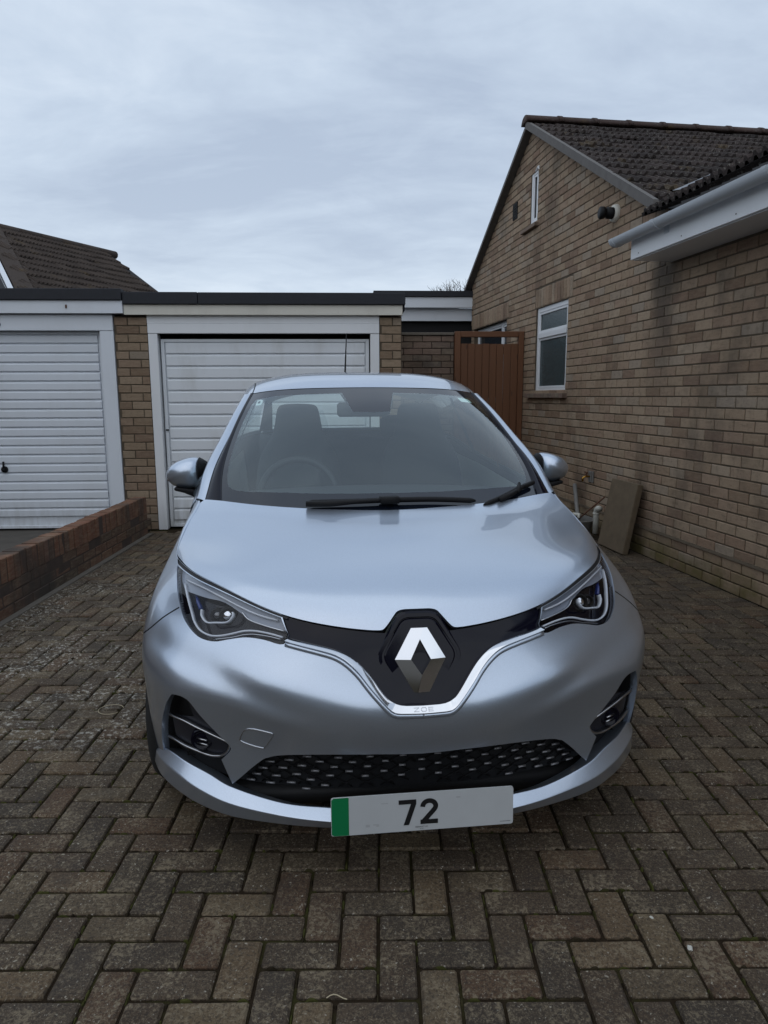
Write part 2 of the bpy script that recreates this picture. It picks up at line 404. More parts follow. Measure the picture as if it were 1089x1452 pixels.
plist = [(x, y, 0.0, ('h' if w > d else 'v', random.randrange(5))) for x, y, w, d in keep] + [(x, y, math.atan2(HX[1], HX[0]), ('b', random.randrange(3))) for x, y, w, d in bord]
pa = np.array([(p[0], p[1], 0) for p in plist]); sx, sy, sz = seen(pa)
vis = (sz > .5) & (sx > -30) & (sx < 1120) & (sy < 1480)
# what stands under or behind the car and the low wall is not in view
carm = (sx > 250) & (sx < 880) & (sy < 1175 - .0016 * (sx - 560) ** 2 * .55) & (sy > 640)
vis &= ~carm
order = np.argsort(np.where(vis, sz, 1e3)); top = set(order[:300].tolist())
V, F = [], []
for n, (x, y, a, k) in enumerate(plist):
    dz = random.gauss(0, .0013); tx, ty = random.gauss(0, .005), random.gauss(0, .005); rz = a + random.gauss(0, .006); x += random.gauss(0, .0008); y += random.gauss(0, .0008)
    if n in top and vis[n]:
        inst('paver', pme[k], drive, (x, y, dz), (tx, ty, rz))
    else:
        c, s_ = math.cos(rz), math.sin(rz); b = len(V); vv, ff = pm[k]
        V += [(x + c * px_ - s_ * py_, y + s_ * px_ + c * py_, dz + pz_ + ty * -px_ + tx * py_) for px_, py_, pz_ in vv]; F += [tuple(q + b for q in f) for f in ff]
for q in cut:
    b = len(V); n = len(q); V += [(p[0], p[1], -.001) for p in q] + [(p[0], p[1], -.03) for p in q]; F += [tuple(range(b, b + n))] + [(b + (i + 1) % n, b + i, b + n + i, b + n + (i + 1) % n) for i in range(n)]
tag(obj('paving', V, F, M_PAVER, drive), kind='stuff')

# moss and crumbs of soil gathered in the joints
mt = NT('joint_moss'); mt.set(Base_Color=mt.ramp(mt.rnd(), (0., (.020, .015, .009)), (.45, (.036, .028, .016)), (.7, (.040, .042, .012)), (1., (.062, .062, .020))), Roughness=1.0, Specular_IOR_Level=.1)
rm = random.Random(21); V, F = [], []
near_ = [k for k in keep if k[1] < 4.2 and abs(k[0]) < .6 * k[1] + .25]
for n in range(2600):
    x, y, w, d = rm.choice(near_)
    if rm.random() < .5: px_, py_ = x + rm.uniform(-.5, .5) * w, y + rm.choice((-.5, .5)) * d; lx_, ly_ = rm.uniform(.006, .022), rm.uniform(.003, .006)
    else: px_, py_ = x + rm.choice((-.5, .5)) * w, y + rm.uniform(-.5, .5) * d; lx_, ly_ = rm.uniform(.003, .006), rm.uniform(.006, .022)
    b = len(V); K = 6; h_ = rm.uniform(-.004, .0015)
    V += [(px_ + lx_ * math.cos(t + rm.uniform(-.3, .3)), py_ + ly_ * math.sin(t), -.009) for t in np.linspace(0, 2 * math.pi, K, endpoint=False)] + [(px_ + .5 * lx_ * math.cos(t), py_ + .5 * ly_ * math.sin(t), h_ + rm.uniform(-.001, .001)) for t in np.linspace(0, 2 * math.pi, K, endpoint=False)]
    F += [(b + i, b + (i + 1) % K, b + K + (i + 1) % K, b + K + i) for i in range(K)] + [tuple(b + K + i for i in range(K))]
tag(obj('moss', V, F, mt.m, drive), kind='stuff')

# ------------------------------------------------------------------ brickwork
def brick_mesh(name, L, H, mat, seed, depth=.05, c=.004):
    rr = random.Random(seed); x, z = L / 2, H / 2; j = lambda: rr.uniform(-.0018, .0018)
    V = [(-x, depth, -z), (x, depth, -z), (x, depth, z), (-x, depth, z)]
    V += [(-x + j(), c, -z + j()), (x + j(), c, -z + j()), (x + j(), c, z + j()), (-x + j(), c, z + j())]
    V += [(-x + c, j() * .4, -z + c), (x - c, j() * .4, -z + c), (x - c, j() * .4, z - c), (-x + c, j() * .4, z - c)]
    F = [(8, 9, 10, 11)]
    for k in range(4):
        n = (k + 1) % 4; F += [(4 + k, 4 + n, 8 + n, 8 + k), (k, n, 4 + n, 4 + k)]
    return V, F
def lay(parent, root, spans, mat, L, pitch, rows, z0, joint=.010, rotz=0.0, at=None, limit=300, frame=None, rowsel=None, soldier=None, off=0.0, stuff='brickwork'):
    """spans(row_mid_z) -> list of (a0, a1); at(a, z) -> local point of the face; frame -> world matrix of parent"""
    BH = pitch - joint
    raw = {s: brick_mesh('brick', L - joint, BH, mat, s) for s in range(6)}
    me = {s: mesh('brick', V, F, mat) for s, (V, F) in raw.items()}
    items = []
    for rw in range(rows):
        zc = z0 + pitch * (rw + .5)
        for (a0, a1) in spans(zc):
            sh = (L / 2 if rw % 2 else 0) + off
            k0 = math.floor((a0 - sh) / L)
            k = k0
            while True:
                b0, b1 = sh + k * L, sh + (k + 1) * L
                if b0 > a1 - .03: break
                c0, c1 = max(b0, a0), min(b1, a1)
                if c1 - c0 > .035: items.append(((c0 + c1) / 2, zc, (c1 - c0 - joint) / (L - joint), 1.0, random.randrange(6)))
                k += 1
    for (a, z, w, h) in (soldier or []): items.append((a, z, w / (L - joint), h / BH, random.randrange(6)))
    loc = [Vector(at(a, z)) for a, z, *_ in items]; wp = np.array([tuple(frame @ v) for v in loc])
    sx, sy, sz = seen(wp); ok = (sz > .5) & (sx > -25) & (sx < 1115) & (sy > -20) & (sy < 1480)
    order = np.argsort(np.where(ok, sz, 1e4)); top = set(order[:limit].tolist())
    V, F = [], []; cr, sr = math.cos(rotz), math.sin(rotz)
    for n, (a, z, w, h, s) in enumerate(items):
        p = loc[n]; push = random.gauss(0, .0012)
        if n in top and ok[n]:
            o = inst('brick', me[s], parent, p, (0, 0, rotz), (w, 1, h))
        else:
            b = len(V); vv, ff = raw[s]
            V += [(p[0] + cr * x * w - sr * y, p[1] + sr * x * w + cr * y, p[2] + zz_ * h) for x, y, zz_ in vv]; F += [tuple(q + b for q in f) for f in ff]
    if V: tag(obj(stuff, V, F, mat, parent), kind='stuff')

# ------------------------------------------------------------------ the house
HA = math.atan2(HX[1], HX[0])
house = tag(empty('house', (HP[0], HP[1], 0), HA), 'buff brick bungalow with a steep tiled gable and white eaves', 'house')
HM = Matrix.Translation((HP[0], HP[1], 0)) @ Matrix.Rotation(HA, 4, 'Z')
AP, RZ, TP = 4.765, 4.66, .547
FAR = 7.46
HOLES = [(3.515, 4.485, 1.445, 2.47), (5.63, 7.30, 1.3, 2.475), (4.56, 4.80, 3.505, 4.14)]
SOLD = [(3.40, 4.52, 2.47, 2.70), (5.56, 7.42, 2.475, 2.705)]
EAVE_Y = 1.48
def wall_spans(z):
    lo, hi = -4.4, FAR
    if z > 2.50:
        lo = max(lo, AP - (RZ - z) / TP) if z > 2.95 else 1.55
        hi = min(hi, AP + (RZ - z) / TP)
    sp = [(lo, hi)]
    for (a0, a1, b0, b1) in HOLES + SOLD:
        if b0 < z < b1:
            sp = [q for s in sp for q in ((s[0], min(s[1], a0)), (max(s[0], a1), s[1])) if q[1] - q[0] > .03]
    return sp
wall = MB()
poly = [(-4.4, 0), (FAR, 0), (FAR, RZ - (FAR - AP) * TP), (AP, RZ), (1.55, RZ - (AP - 1.55) * TP), (1.55, 2.7), (-4.4, 2.7)]
HW = obj('wall', [], [], M_MORTAR, house)
def wall_panel():
    """mortar face with the window openings left open, then the returns and the reveals"""
    pts = [Vector(p) for p in poly]; ed = [(i, (i + 1) % len(poly)) for i in range(len(poly))]
    for (a0, a1, b0, b1) in HOLES:
        k = len(pts); pts += [Vector(q) for q in ((a0, b0), (a1, b0), (a1, b1), (a0, b1))]; ed += [(k + i, k + (i + 1) % 4) for i in range(4)]
    vv, ee, ff, *_ = mgeo.delaunay_2d_cdt(pts, ed, [], 1, 1e-5)
    V, F = [(.006, v[0], v[1]) for v in vv], []
    for f in ff:
        c = sum((vv[i] for i in f), Vector((0, 0))) / len(f)
        if any(a0 < c[0] < a1 and b0 < c[1] < b1 for a0, a1, b0, b1 in HOLES): continue
        F.append(tuple(f))
    for (a0, a1, b0, b1) in HOLES:
        k = len(V); q = ((a0, b0), (a1, b0), (a1, b1), (a0, b1))
        V += [(.006, *p) for p in q] + [(.20, *p) for p in q]; F += [(k + i, k + (i + 1) % 4, k + 4 + (i + 1) % 4, k + 4 + i) for i in range(4)]
    k = len(V)
    V += [(.2, FAR, 0), (5, FAR, 0), (5, FAR, 3.15), (.006, FAR, 0), (.006, FAR, 3.15)]; F += [(k + 3, k + 1, k + 2, k + 4)]
    V += [(.006, -4.4, 0), (6, -4.4, 0), (6, -4.4, 2.7), (.006, -4.4, 2.7)]; F += [(k + 5, k + 6, k + 7, k + 8)]
    return V, F
V, F = wall_panel()
HW.data = mesh('wall', V, F, M_MORTAR)
BP = .0822
sold = []
for (a0, a1, b0, b1) in SOLD:
    n = round((a1 - a0) / .0835); w = (a1 - a0) / n
    for i in range(n): sold.append((a0 + w * (i + .5), (b0 + b1) / 2, w - .010, b1 - b0 - .012))
lay(HW, house, wall_spans, M_BUFF, .224, BP, 57, .0, rotz=-math.pi / 2, at=lambda a, z: (-.0 - (.012 if z < .246 else 0), a, z), frame=HM, soldier=sold, off=.06)
mb = MB(); mb.prism([(-.022, .243), (.01, .243), (.01, .262), (-.012, .258)], 'y', -4.4, FAR); mb.build('plinth_ledge', M_MORTAR, house)

# windows of the gable wall
def window(name, y0, y1, z0, z1, trans=None, mull=None, glass=M_OBSC, sill=True, inset=.07, fw=.055, label=None):
    w = MB(); x0, x1 = inset, inset + .06
    w.box(x0, x1, y0, y0 + fw, z0, z1); w.box(x0, x1, y1 - fw, y1, z0, z1); w.box(x0 + .001, x1, y0 + fw, y1 - fw, z0, z0 + fw); w.box(x0 + .001, x1, y0 + fw, y1 - fw, z1 - fw, z1)
    if trans: w.box(x0 - .012, x1, y0 + fw, y1 - fw, trans - .03, trans + .035)
    if mull: w.box(x0 - .004, x1, mull - .03, mull + .03, z0 + fw, z1 - fw)
    f = w.build('window', M_UPVC, house, bevel=.004)
    if label: f['label'] = label
    ys = [y0 + fw] + ([mull - .03, mull + .03] if mull else []) + [y1 - fw]; zs = [z0 + fw] + ([trans - .03, trans + .035] if trans else []) + [z1 - fw]
    for a in range(0, len(ys), 2):
        for b in range(0, len(zs), 2):
            q = MB(); q.box(x0 + .022, x0 + .03, ys[a] - .004, ys[a + 1] + .004, zs[b] - .004, zs[b + 1] + .004); q.build('pane', glass, f)
            # slim inner sash frame
            if b + 2 < len(zs) or len(zs) == 2 or True:
                s_ = MB(); t2 = .026; Y0, Y1, Z0, Z1 = ys[a] + .002, ys[a + 1] - .002, zs[b] + .002, zs[b + 1] - .002
                s_.box(x0 + .006, x0 + .02, Y0, Y0 + t2, Z0, Z1); s_.box(x0 + .006, x0 + .02, Y1 - t2, Y1, Z0, Z1); s_.box(x0 + .006, x0 + .02, Y0 + t2, Y1 - t2, Z0, Z0 + t2); s_.box(x0 + .006, x0 + .02, Y0 + t2, Y1 - t2, Z1 - t2, Z1)
                s_.build('sash', M_UPVC, f, bevel=.003)
    if sill:
        s_ = MB(); y = y0 - .06
        while y < y1 + .12:
            s_.box(-.055, .09, y, y + .105, z0 - .060, z0 - .006, .004); y += .112
        s_.build('sill', M_DBRICK, house)
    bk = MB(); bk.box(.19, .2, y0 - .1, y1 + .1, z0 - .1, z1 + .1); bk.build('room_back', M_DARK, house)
window('window', 3.515, 4.485, 1.445, 2.47, trans=2.135, inset=.022, label='white framed window with patterned glass and a top light')
window('window', 5.63, 7.30, 1.3, 2.475, mull=6.02, glass=M_PANE, sill=False, label='white framed window half hidden behind the gate')
window('window', 4.56, 4.80, 3.505, 4.14, glass=M_PANE, sill=False, fw=.05, inset=.012, label='tiny attic window with its casement ajar')
mb = MB(); mb.box(-.05, .05, 4.50, 5.02, 3.455, 3.50); mb.build('attic_sill', M_DBRICK, house, bevel=.004)
mb = MB(); mb.tube([(-.02, 4.58, 4.10), (-.06, 4.42, 4.09), (-.07, 4.36, 4.085), (-.07, 4.36, 4.05)], .012, 8); mb.build('casement_stay', M_UPVC, house)
# air brick, flue
mb = MB(); mb.box(-.012, .03, 5.28, 5.45, 3.73, 3.93)
for k in range(5): mb.box(-.017, -.012, 5.30, 5.43, 3.755 + k * .034, 3.767 + k * .034)
mb.build('air_brick', M_DARK, house)
fl = MB(); fl.add(*lathe([(-.035, .0), (-.035, .072), (-.008, .082), (.0, .082), (.02, .082)], 28)); o = fl.build('flue', M_CREAM, house, True, loc=(0, 2.47, 3.10))
fp = MB(); fp.add(*lathe([(-.035, .052), (-.09, .052), (-.09, .042), (-.125, .042), (-.125, .055), (-.16, .055), (-.16, .0)], 24)); fp.build('flue_pipe', M_BLACKP, o, True)

# roof of tiles
def tile_mesh(w, l, th=.030, amp=.026, rolls=3):
    shp = ((0, 0), (.40, 0), (.58, 1), (.80, 1)); prof = [((k + a) / rolls * w, h * amp) for k in range(rolls) for a, h in shp] + [(w, 0)]; n = len(prof) - 1
    V = [(x, 0, h) for x, h in prof] + [(x, l, h) for x, h in prof] + [(x, 0, h - th) for x, h in prof]
    m_ = n + 1; F = [(i, i + 1, m_ + i + 1, m_ + i) for i in range(n)] + [(i + 1, i, 2 * m_ + i, 2 * m_ + i + 1) for i in range(n)]
    k = len(V); V += [(0, l, -th), (w, l, -th)]; F += [(0, m_, k, 2 * m_), (n, 2 * m_ + n, k + 1, m_ + n)]
    return V, F
def tiles(parent, frame, origin, across, down, keep_fn, tw, gauge, ncol, nrow, mat, limit, stag=False, stuff='tiling', lap=.09):
    """origin at ridge; tiles laid course by course down the slope"""
    V0, F0 = tile_mesh(tw, gauge + lap); me = mesh('roof_tile', V0, F0, mat)
    across = Vector(across).normalized(); up = -Vector(down).normalized(); nrm = across.cross(up).normalized()
    # the tail rides on the course below
    tilt = .028 / gauge
    up2 = (up - nrm * tilt).normalized(); n2 = across.cross(up2).normalized()
    M3 = Matrix((across, up2, n2)).transposed(); rot = M3.to_euler()
    pts = []
    for r_ in range(nrow):
        for c_ in range(ncol):
            p = Vector(origin) + across * (c_ * tw + (tw / 2 if stag and r_ % 2 else 0)) - up * (gauge * (r_ + 1)) + nrm * .03
            if keep_fn(p + across * tw / 2 + up * gauge * .4): pts.append(p)
    wpt = np.array([tuple(frame @ (p + across * tw / 2)) for p in pts]); sx, sy, sz = seen(wpt)
    ok = (sz > .5) & (sx > -20) & (sx < 1110) & (sy > 0); order = np.argsort(np.where(ok, sz, 1e4)); top = set(order[:limit].tolist())
    V, F = [], []
    for n, p in enumerate(pts):
        j = Euler_jit(rot)
        q = p + nrm * random.gauss(0, .0035)
        if n in top and ok[n]: inst('roof_tile', me, parent, q, j)
        else:
            Mj = j.to_matrix(); b = len(V); V += [tuple(q + Mj @ Vector(v)) for v in V0]; F += [tuple(i + b for i in f) for f in F0]
    if V: tag(obj(stuff, V, F, mat, parent), kind='stuff')
def Euler_jit(rot):
    j = rot.copy(); j.x += random.gauss(0, .012); j.y += random.gauss(0, .012); j.z += random.gauss(0, .008); return j
roof = obj('roof', [], [], M_DARK, house)
SP = .468                                        # pitch of the lower side roof
def z_main(y): return RZ + .03 - TP * abs(AP - y)
def z_side(x): return 3.06 + SP * (x - .24)
yb = 1.3
V = [(-.10, AP, z_main(AP)), (7, AP, z_main(AP)), (7, yb, z_main(yb)), (-.10, 1.60, z_main(1.60)), (.05, yb, z_main(yb)),
     (-.10, 7.62, z_main(7.62)), (7, 7.62, z_main(7.62))]
F = [(0, 1, 2, 4, 3), (0, 5, 6, 1)]
V += [(-.34, 1.50, z_side(-.34)), (-.34, -4.6, z_side(-.34)), (5, -4.6, z_side(5)), (5, 1.50, z_side(5))]; F += [(7, 8, 9, 10)]
roof.data = mesh('roof', V, F, M_DARK)
dn = Vector((0, -1, -TP)).normalized()
tiles(roof, HM, (-.075, AP - .05, RZ + .03 - .05 * TP), (1, 0, 0), dn, lambda p: p[2] > z_side(p[0]) + .05 and p[1] > 1.58, .262, .262, 26, 14, M_TILE, 195)
ds = Vector((-1, 0, -SP)).normalized()
topx = 2.6
tiles(roof, HM, (topx, 1.50, z_side(topx)), (0, -1, 0), ds, lambda p: p[2] > z_main(max(p[1], 1.0)) - .03 or p[1] < 1.3, .262, .262, 23, 12, M_TILE, 105)
mb = MB(); x = -.12                                     # ridge tiles
while x < 6:
    a = [( (AP + .125 * math.cos(t)), (RZ + .02 + .105 * math.sin(t)) ) for t in np.linspace(0.15, math.pi - .15, 9)]
    m_ = MB(); m_.prism(a, 'x', x, x + .44); m_.prism([(AP + (p[0] - AP) * 1.07, RZ + (p[1] - RZ) * 1.07) for p in a], 'x', x + .405, x + .455); m_.build('ridge_tile', M_RIDGE, roof, True); x += .45
# undercloak boards along the verges
for sgn, ye in ((-1, 1.60), (1, 7.6)):
    ya = AP; m_ = MB(); a = z_main(ya); b = z_main(ye)
    for (x0, x1, h0, h1) in ((-.10, .0, -.05, -.006),):
        P = [(ya, a + h0), (ye, b + h0), (ye, b + h1), (ya, a + h1)]; m_.prism(P, 'x', x0, x1)
    m_.build('undercloak', M_GREYB, roof)
m_ = MB(); P = [(AP, z_main(AP) - .055), (1.60, z_main(1.60) - .055), (1.60, z_main(1.60) + .036), (AP, z_main(AP) + .036)]; m_.prism(P, 'x', -.108, -.062); m_.build('verge_mortar', M_GREYB, roof)
# valley
vx0, vx1 = .16, 3.2; yv = lambda x: AP - (RZ + .03 - z_side(x)) / TP
vm = MB(); vm.add([(vx0 - .0, yv(vx0) - .05, z_side(vx0) + .075), (vx0 - .0, yv(vx0) + .07, z_main(yv(vx0) + .07) + .060), (vx1, yv(vx1) + .07, z_main(yv(vx1) + .07) + .060), (vx1, yv(vx1) - .05, z_side(vx1) + .075)], [(0, 1, 2, 3)])
vm.build('valley_flashing', M_LEAD, roof)
# eaves: fascia, soffit, gutter
GX = -.325
m_ = MB(); m_.box(GX - .018, GX, -4.6, EAVE_Y, 2.487, 2.665); fa = m_.build('fascia', M_UPVC, house, bevel=.004)
m_ = MB(); m_.box(GX - .014, .004, EAVE_Y - .02, EAVE_Y, 2.489, 2.70); m_.build('box_end', M_UPVC, house)
m_ = MB(); m_.box(GX + .002, .004, -4.6, EAVE_Y - .021, 2.480, 2.492); m_.build('soffit', M_UPVC, house)
m_ = MB()
for y in (1.35, .75, .15, -.45): m_.add(*[[(GX - .0185 - a, y + math.cos(t) * .006, 2.52 + math.sin(t) * .006) for a in (0, .003) for t in np.linspace(0, 2 * math.pi, 9)[:-1]], [tuple(range(8, 16))]])
m_.build('fascia_nail', M_GREYB, house)
def half_round(r, th, n=14): 
    o_ = [(r * math.cos(t), r * math.sin(t)) for t in np.linspace(math.pi, 2 * math.pi, n)]; i_ = [((r - th) * math.cos(t), (r - th) * math.sin(t)) for t in np.linspace(2 * math.pi, math.pi, n)]
    return o_ + i_
gp = half_round(.060, .004); gc = (GX - .018 - .066, 2.672)
m_ = MB(); m_.prism([(gc[0] + a, gc[1] + b) for a, b in gp], 'y', -4.6, 1.62)
gut = m_.build('gutter', M_GUTTER, house, True)
md = gut.modifiers.new('edge', 'EDGE_SPLIT'); md.split_angle = R(50)
m_ = MB(); m_.prism([(gc[0] + a * 1.0, gc[1] + b * 1.0) for a, b in half_round(.060, .059)], 'y', 1.615, 1.63); m_.build('gutter_end', M_GUTTER, gut)
for y in (.95, -.25):
    m_ = MB(); m_.prism([(gc[0] + a * 1.10, gc[1] + b * 1.10) for a, b in half_round(.060, .006)], 'y', y - .02, y + .02); m_.box(gc[0] + .06, gc[0] + .067, y - .03, y + .03, gc[1] - .09, gc[1] + .01); m_.build('gutter_bracket', M_GUTTER, gut)
for y in (1.57, 1.595): 
    m_ = MB(); m_.prism([(gc[0] + a * 1.07, gc[1] + b * 1.07) for a, b in half_round(.060, .006)], 'y', y - .006, y + .006); m_.build('gutter_clip', M_GUTTER, gut)

# ------------------------------------------------------------------ garages
GA = R(2.8); G0 = (-2.411, 7.37, 0)
GM = Matrix.Translation(G0) @ Matrix.Rotation(GA, 4, 'Z')
garage = tag(empty('garage', G0, GA), 'flat roofed garage with white ribbed door straight behind the car', 'garage', 'garages side by side')
garage2 = tag(empty('garage', G0, GA), 'neighbouring garage at the left edge with pale blue white door', 'garage', 'garages side by side')
def gwall(parent, name, x0, x1, limit=120):
    w = MB(); w.box(x0, x1, .008, .25, 0, 2.23); o = w.build(name, M_MORTAR, parent)
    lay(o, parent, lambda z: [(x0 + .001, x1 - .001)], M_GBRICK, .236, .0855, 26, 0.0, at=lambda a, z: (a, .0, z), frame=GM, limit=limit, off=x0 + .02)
    return o
gwall(garage, 'pier', -.357, -.017); gwall(garage, 'pier', 2.372, 2.606)
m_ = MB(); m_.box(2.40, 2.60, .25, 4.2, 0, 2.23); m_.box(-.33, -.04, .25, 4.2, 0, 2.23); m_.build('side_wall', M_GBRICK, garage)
def roll_door(parent, x0, x1, z1, pitch, mat, leftcut=None, z0=.02):
    d = MB(); d.box(x0, x1, .085, .10, z0, z1); d.box(x0, x0 + .035, .062, .085, z0, z1); d.box(x1 - .035, x1, .062, .085, z0, z1); d.box(x0 + .035, x1 - .035, .062, .085, z1 - .03, z1); d.box(x0 + .035, x1 - .035, .06, .085, z0, z0 + .03)
    door = d.build('door', mat, parent, bevel=.003)
    # every rib is pressed out with a small lip at its foot
    n = int((z1 - z0 - .06) / pitch); me = None
    for k in range(n):
        top = z1 - .03 - k * pitch; bot = max(top - pitch, z0 + .03)
        if me is None:
            h = pitch; P = [(.085, 0), (.081, -.001), (.064, -.016), (.063, -.020), (.064, -h + .016), (.068, -h + .012), (.083, -h + .009), (.085, -h + .002)]
            q = MB(); q.prism(P, 'x', x0 + .05, x1 - .05); o = q.build('slat', mat, door); o.location = (0, 0, top); me = o.data
        else:
            inst('slat', me, door, (0, 0, top))
    return door
# right-hand door: timber frame, lintel and door set back
door = roll_door(garage, .092, 2.265, 2.008, .1262, M_DOORW)
for (x0, x1, nm) in ((-.016, .078, 'jamb'), (2.277, 2.371, 'jamb')):
    m_ = MB(); m_.box(x0, x1, -.006, .12, 0, 2.058); m_.build(nm, M_UPVC, garage, bevel=.004)
m_ = MB(); m_.box(-.016, 2.371, -.012, .05, 2.060, 2.158); m_.build('lintel_board', M_UPVC, garage, bevel=.003)
m_ = MB(); m_.box(-.02, 2.371, -.004, .05, 2.160, 2.246); m_.build('lintel_board', M_UPVC, garage, bevel=.003)
m_ = MB(); m_.box(-.02, 2.375, .26, .28, 0, 2.3); m_.build('inside', M_DARK, garage)
m_ = MB(); m_.box(-2.77, -.36, .26, .28, 0, 2.3); m_.build('inside', M_DARK, garage2)
m_ = MB(); m_.box(.10, .13, .05, .062, 1.06, 1.075); m_.build('door_stud', M_BLACKP, door)
m_ = MB(); m_.box(-.232, 2.612, -.055, -.028, 2.240, 2.342); m_.box(-.232, 2.612, -.028, .2, 2.246, 2.34); m_.build('fascia', M_CREAM, garage, bevel=.003)
m_ = MB(); m_.box(1.02 - 1.25, .52, -.085, -.0, 2.343, 2.462); m_.box(.524, 2.64, -.082, -.0, 2.343, 2.460); m_.box(-.233, 2.64, 0, 4.4, 2.36, 2.455)
m_.box(2.606, 2.64, -.0, 4.3, 2.29, 2.36); m_.build('roof', M_FELT, garage, bevel=.006)
# left-hand garage
d2 = roll_door(garage2, -2.62, -.505, 2.084, .0958, M_DOORL)
m_ = MB(); m_.box(-.500, -.362, -.014, .12, 0, 2.086); m_.build('jamb', M_DOORL, garage2, bevel=.004)
m_ = MB(); m_.box(-2.76, -2.625, -.014, .12, 0, 2.086); m_.build('jamb', M_DOORL, garage2, bevel=.004)
m_ = MB(); m_.box(-2.76, -.362, -.020, .08, 2.088, 2.246); m_.build('lintel_board', M_DOORL, garage2, bevel=.003)
m_ = MB(); m_.box(-2.9, -.236, -.075, -.028, 2.252, 2.378); m_.box(-2.9, -.236, -.028, .2, 2.256, 2.37); m_.build('fascia', M_DOORL, garage2, bevel=.003)
m_ = MB(); m_.box(-2.95, -.236, -.1, .0, 2.380, 2.492); m_.box(-2.95, -.236, 0, 4.4, 2.38, 2.485); m_.build('roof', M_FELT, garage2, bevel=.006)
m_ = MB(); m_.box(-2.9, -2.77, .0, 4.2, 0, 2.25); m_.build('side_wall', M_GBRICK, garage2)
h_ = MB(); h_.add(*lathe([(0.0, .0), (-.012, .034), (.0, .036), (.0, .0)], 16, 'y')); h_.box(-.008, .008, -.03, -.012, -.005, .085); h_.add(*lathe([(-.045, .0), (-.045, .016), (-.012, .014)], 12, 'y')); h_.build('handle', M_BLACKP, d2, True, loc=(-1.612, .062, .66))
# house number on the lintel board, cut by the picture edge
def text(name, s, size, mat, parent, loc, rot, ext=.003, align='CENTER', sx=1.0):
    cu = bpy.data.curves.new(name, 'FONT'); cu.body = s; cu.size = size; cu.extrude = ext; cu.align_x = align; cu.align_y = 'CENTER'; cu.resolution_u = 3
    tmp = bpy.data.objects.new(name, cu); COL.objects.link(tmp)
    me = bpy.data.meshes.new_from_object(tmp.evaluated_get(bpy.context.evaluated_depsgraph_get())); COL.objects.unlink(tmp); bpy.data.objects.remove(tmp)
    me.materials.clear(); me.materials.append(mat)
    o = bpy.data.objects.new(name, me); o.location = loc; o.rotation_euler = rot; o.scale = (sx, 1, 1); return link(o, parent)
text('number', '5', .125, M_BLACKP, garage2, (-1.503, -.023, 2.158), (R(90), 0, 0))
# small bracket and stain on the left fascia
m_ = MB(); m_.box(-.80, -.785, -.083, -.075, 2.30, 2.335); m_.build('fascia_hook', M_RUST, garage2)

# ------------------------------------------------------------------ link building, side wall and gate beyond the garage
L0 = h2w(0, 7.46); LM = Matrix.Translation((L0[0], L0[1], 0)) @ Matrix.Rotation(GA, 4, 'Z')
linkb = tag(empty('outbuilding', (L0[0], L0[1], 0), GA), 'flat roofed outbuilding with stepped white fascia between garage and house', 'outbuilding')
m_ = MB(); m_.box(-1.62, 0.02, -.06, 3, 3.012, 3.105); m_.build('roof', M_FELT, linkb, bevel=.006)
m_ = MB(); m_.box(-1.60, .1, -.03, .05, 2.842, 3.010); m_.build('fascia', M_DOORL, linkb, bevel=.004)
m_ = MB(); m_.box(-1.60, .4, .08, .16, 2.640, 2.844); m_.build('lower_fascia', M_DOORL, linkb, bevel=.004)
m_ = MB(); m_.box(-1.60, .8, .17, .3, 0, 2.72); m_.build('wall', M_DARK, linkb)  # near-black sheet painting in the shade of the recess below the fascia
GT = h2w(0, 4.90); TM = Matrix.Translation((GT[0], GT[1], 0)) @ Matrix.Rotation(GA, 4, 'Z')
sidew = tag(empty('brick_wall', (GT[0], GT[1], 0), GA), 'weathered dark brick wall joining the garage to the timber gate', 'wall')
m_ = MB(); m_.box(-1.9, -.915, .03, .2, 0, 2.205); sw = m_.build('backing', M_RMORTAR, sidew)
lay(sw, sidew, lambda z: [(-1.9, -.915)], M_DBRICK, .247, .0822, 26, .05, at=lambda a, z: (a, .02, z), frame=TM, limit=150, off=.03)
m_ = MB(); m_.box(-1.9, -.915, .0, .22, 2.19, 2.225); m_.build('coping', M_CONC, sidew, bevel=.006)
gate = tag(empty('garden_gate', (GT[0], GT[1], 0), GA), 'brown stained timber gate with vertical boards between two posts', 'gate')
m_ = MB(); m_.box(-.912, -.835, -.03, .06, 0, 2.235, .004); m_.build('post', M_WOOD, gate)
m_ = MB(); m_.box(-.075, -.005, -.03, .06, 0, 2.235, .004); m_.build('post', M_WOOD, gate)
m_ = MB(); m_.box(-.833, -.077, -.028, .05, 2.165, 2.236, .004); m_.build('head_rail', M_WOOD, gate)
bw = (.755 - .0) / 8; V, F = chbox(bw - .004, .02, 2.03, .003); me = mesh('board', V, F, M_WOOD)
for k in range(8): inst('board', me, gate, (-.832 + bw * (k + .5), .0, 1.065 + random.uniform(-.003, .003)))
for z in (.25, 1.1, 1.95):
    m_ = MB(); m_.box(-.833, -.077, .012, .045, z, z + .09); m_.build('rail', M_WOOD, gate)

# ------------------------------------------------------------------ low red brick wall
RX, RL = -2.47, 9.0
lowwall = tag(empty('garden_wall', (RX, 7.15, 0), R(.5)), 'low red brick wall with soldier course top beside the lichened paving', 'wall')
WMx = Matrix.Translation((RX, 7.15, 0)) @ Matrix.Rotation(R(.5), 4, 'Z')
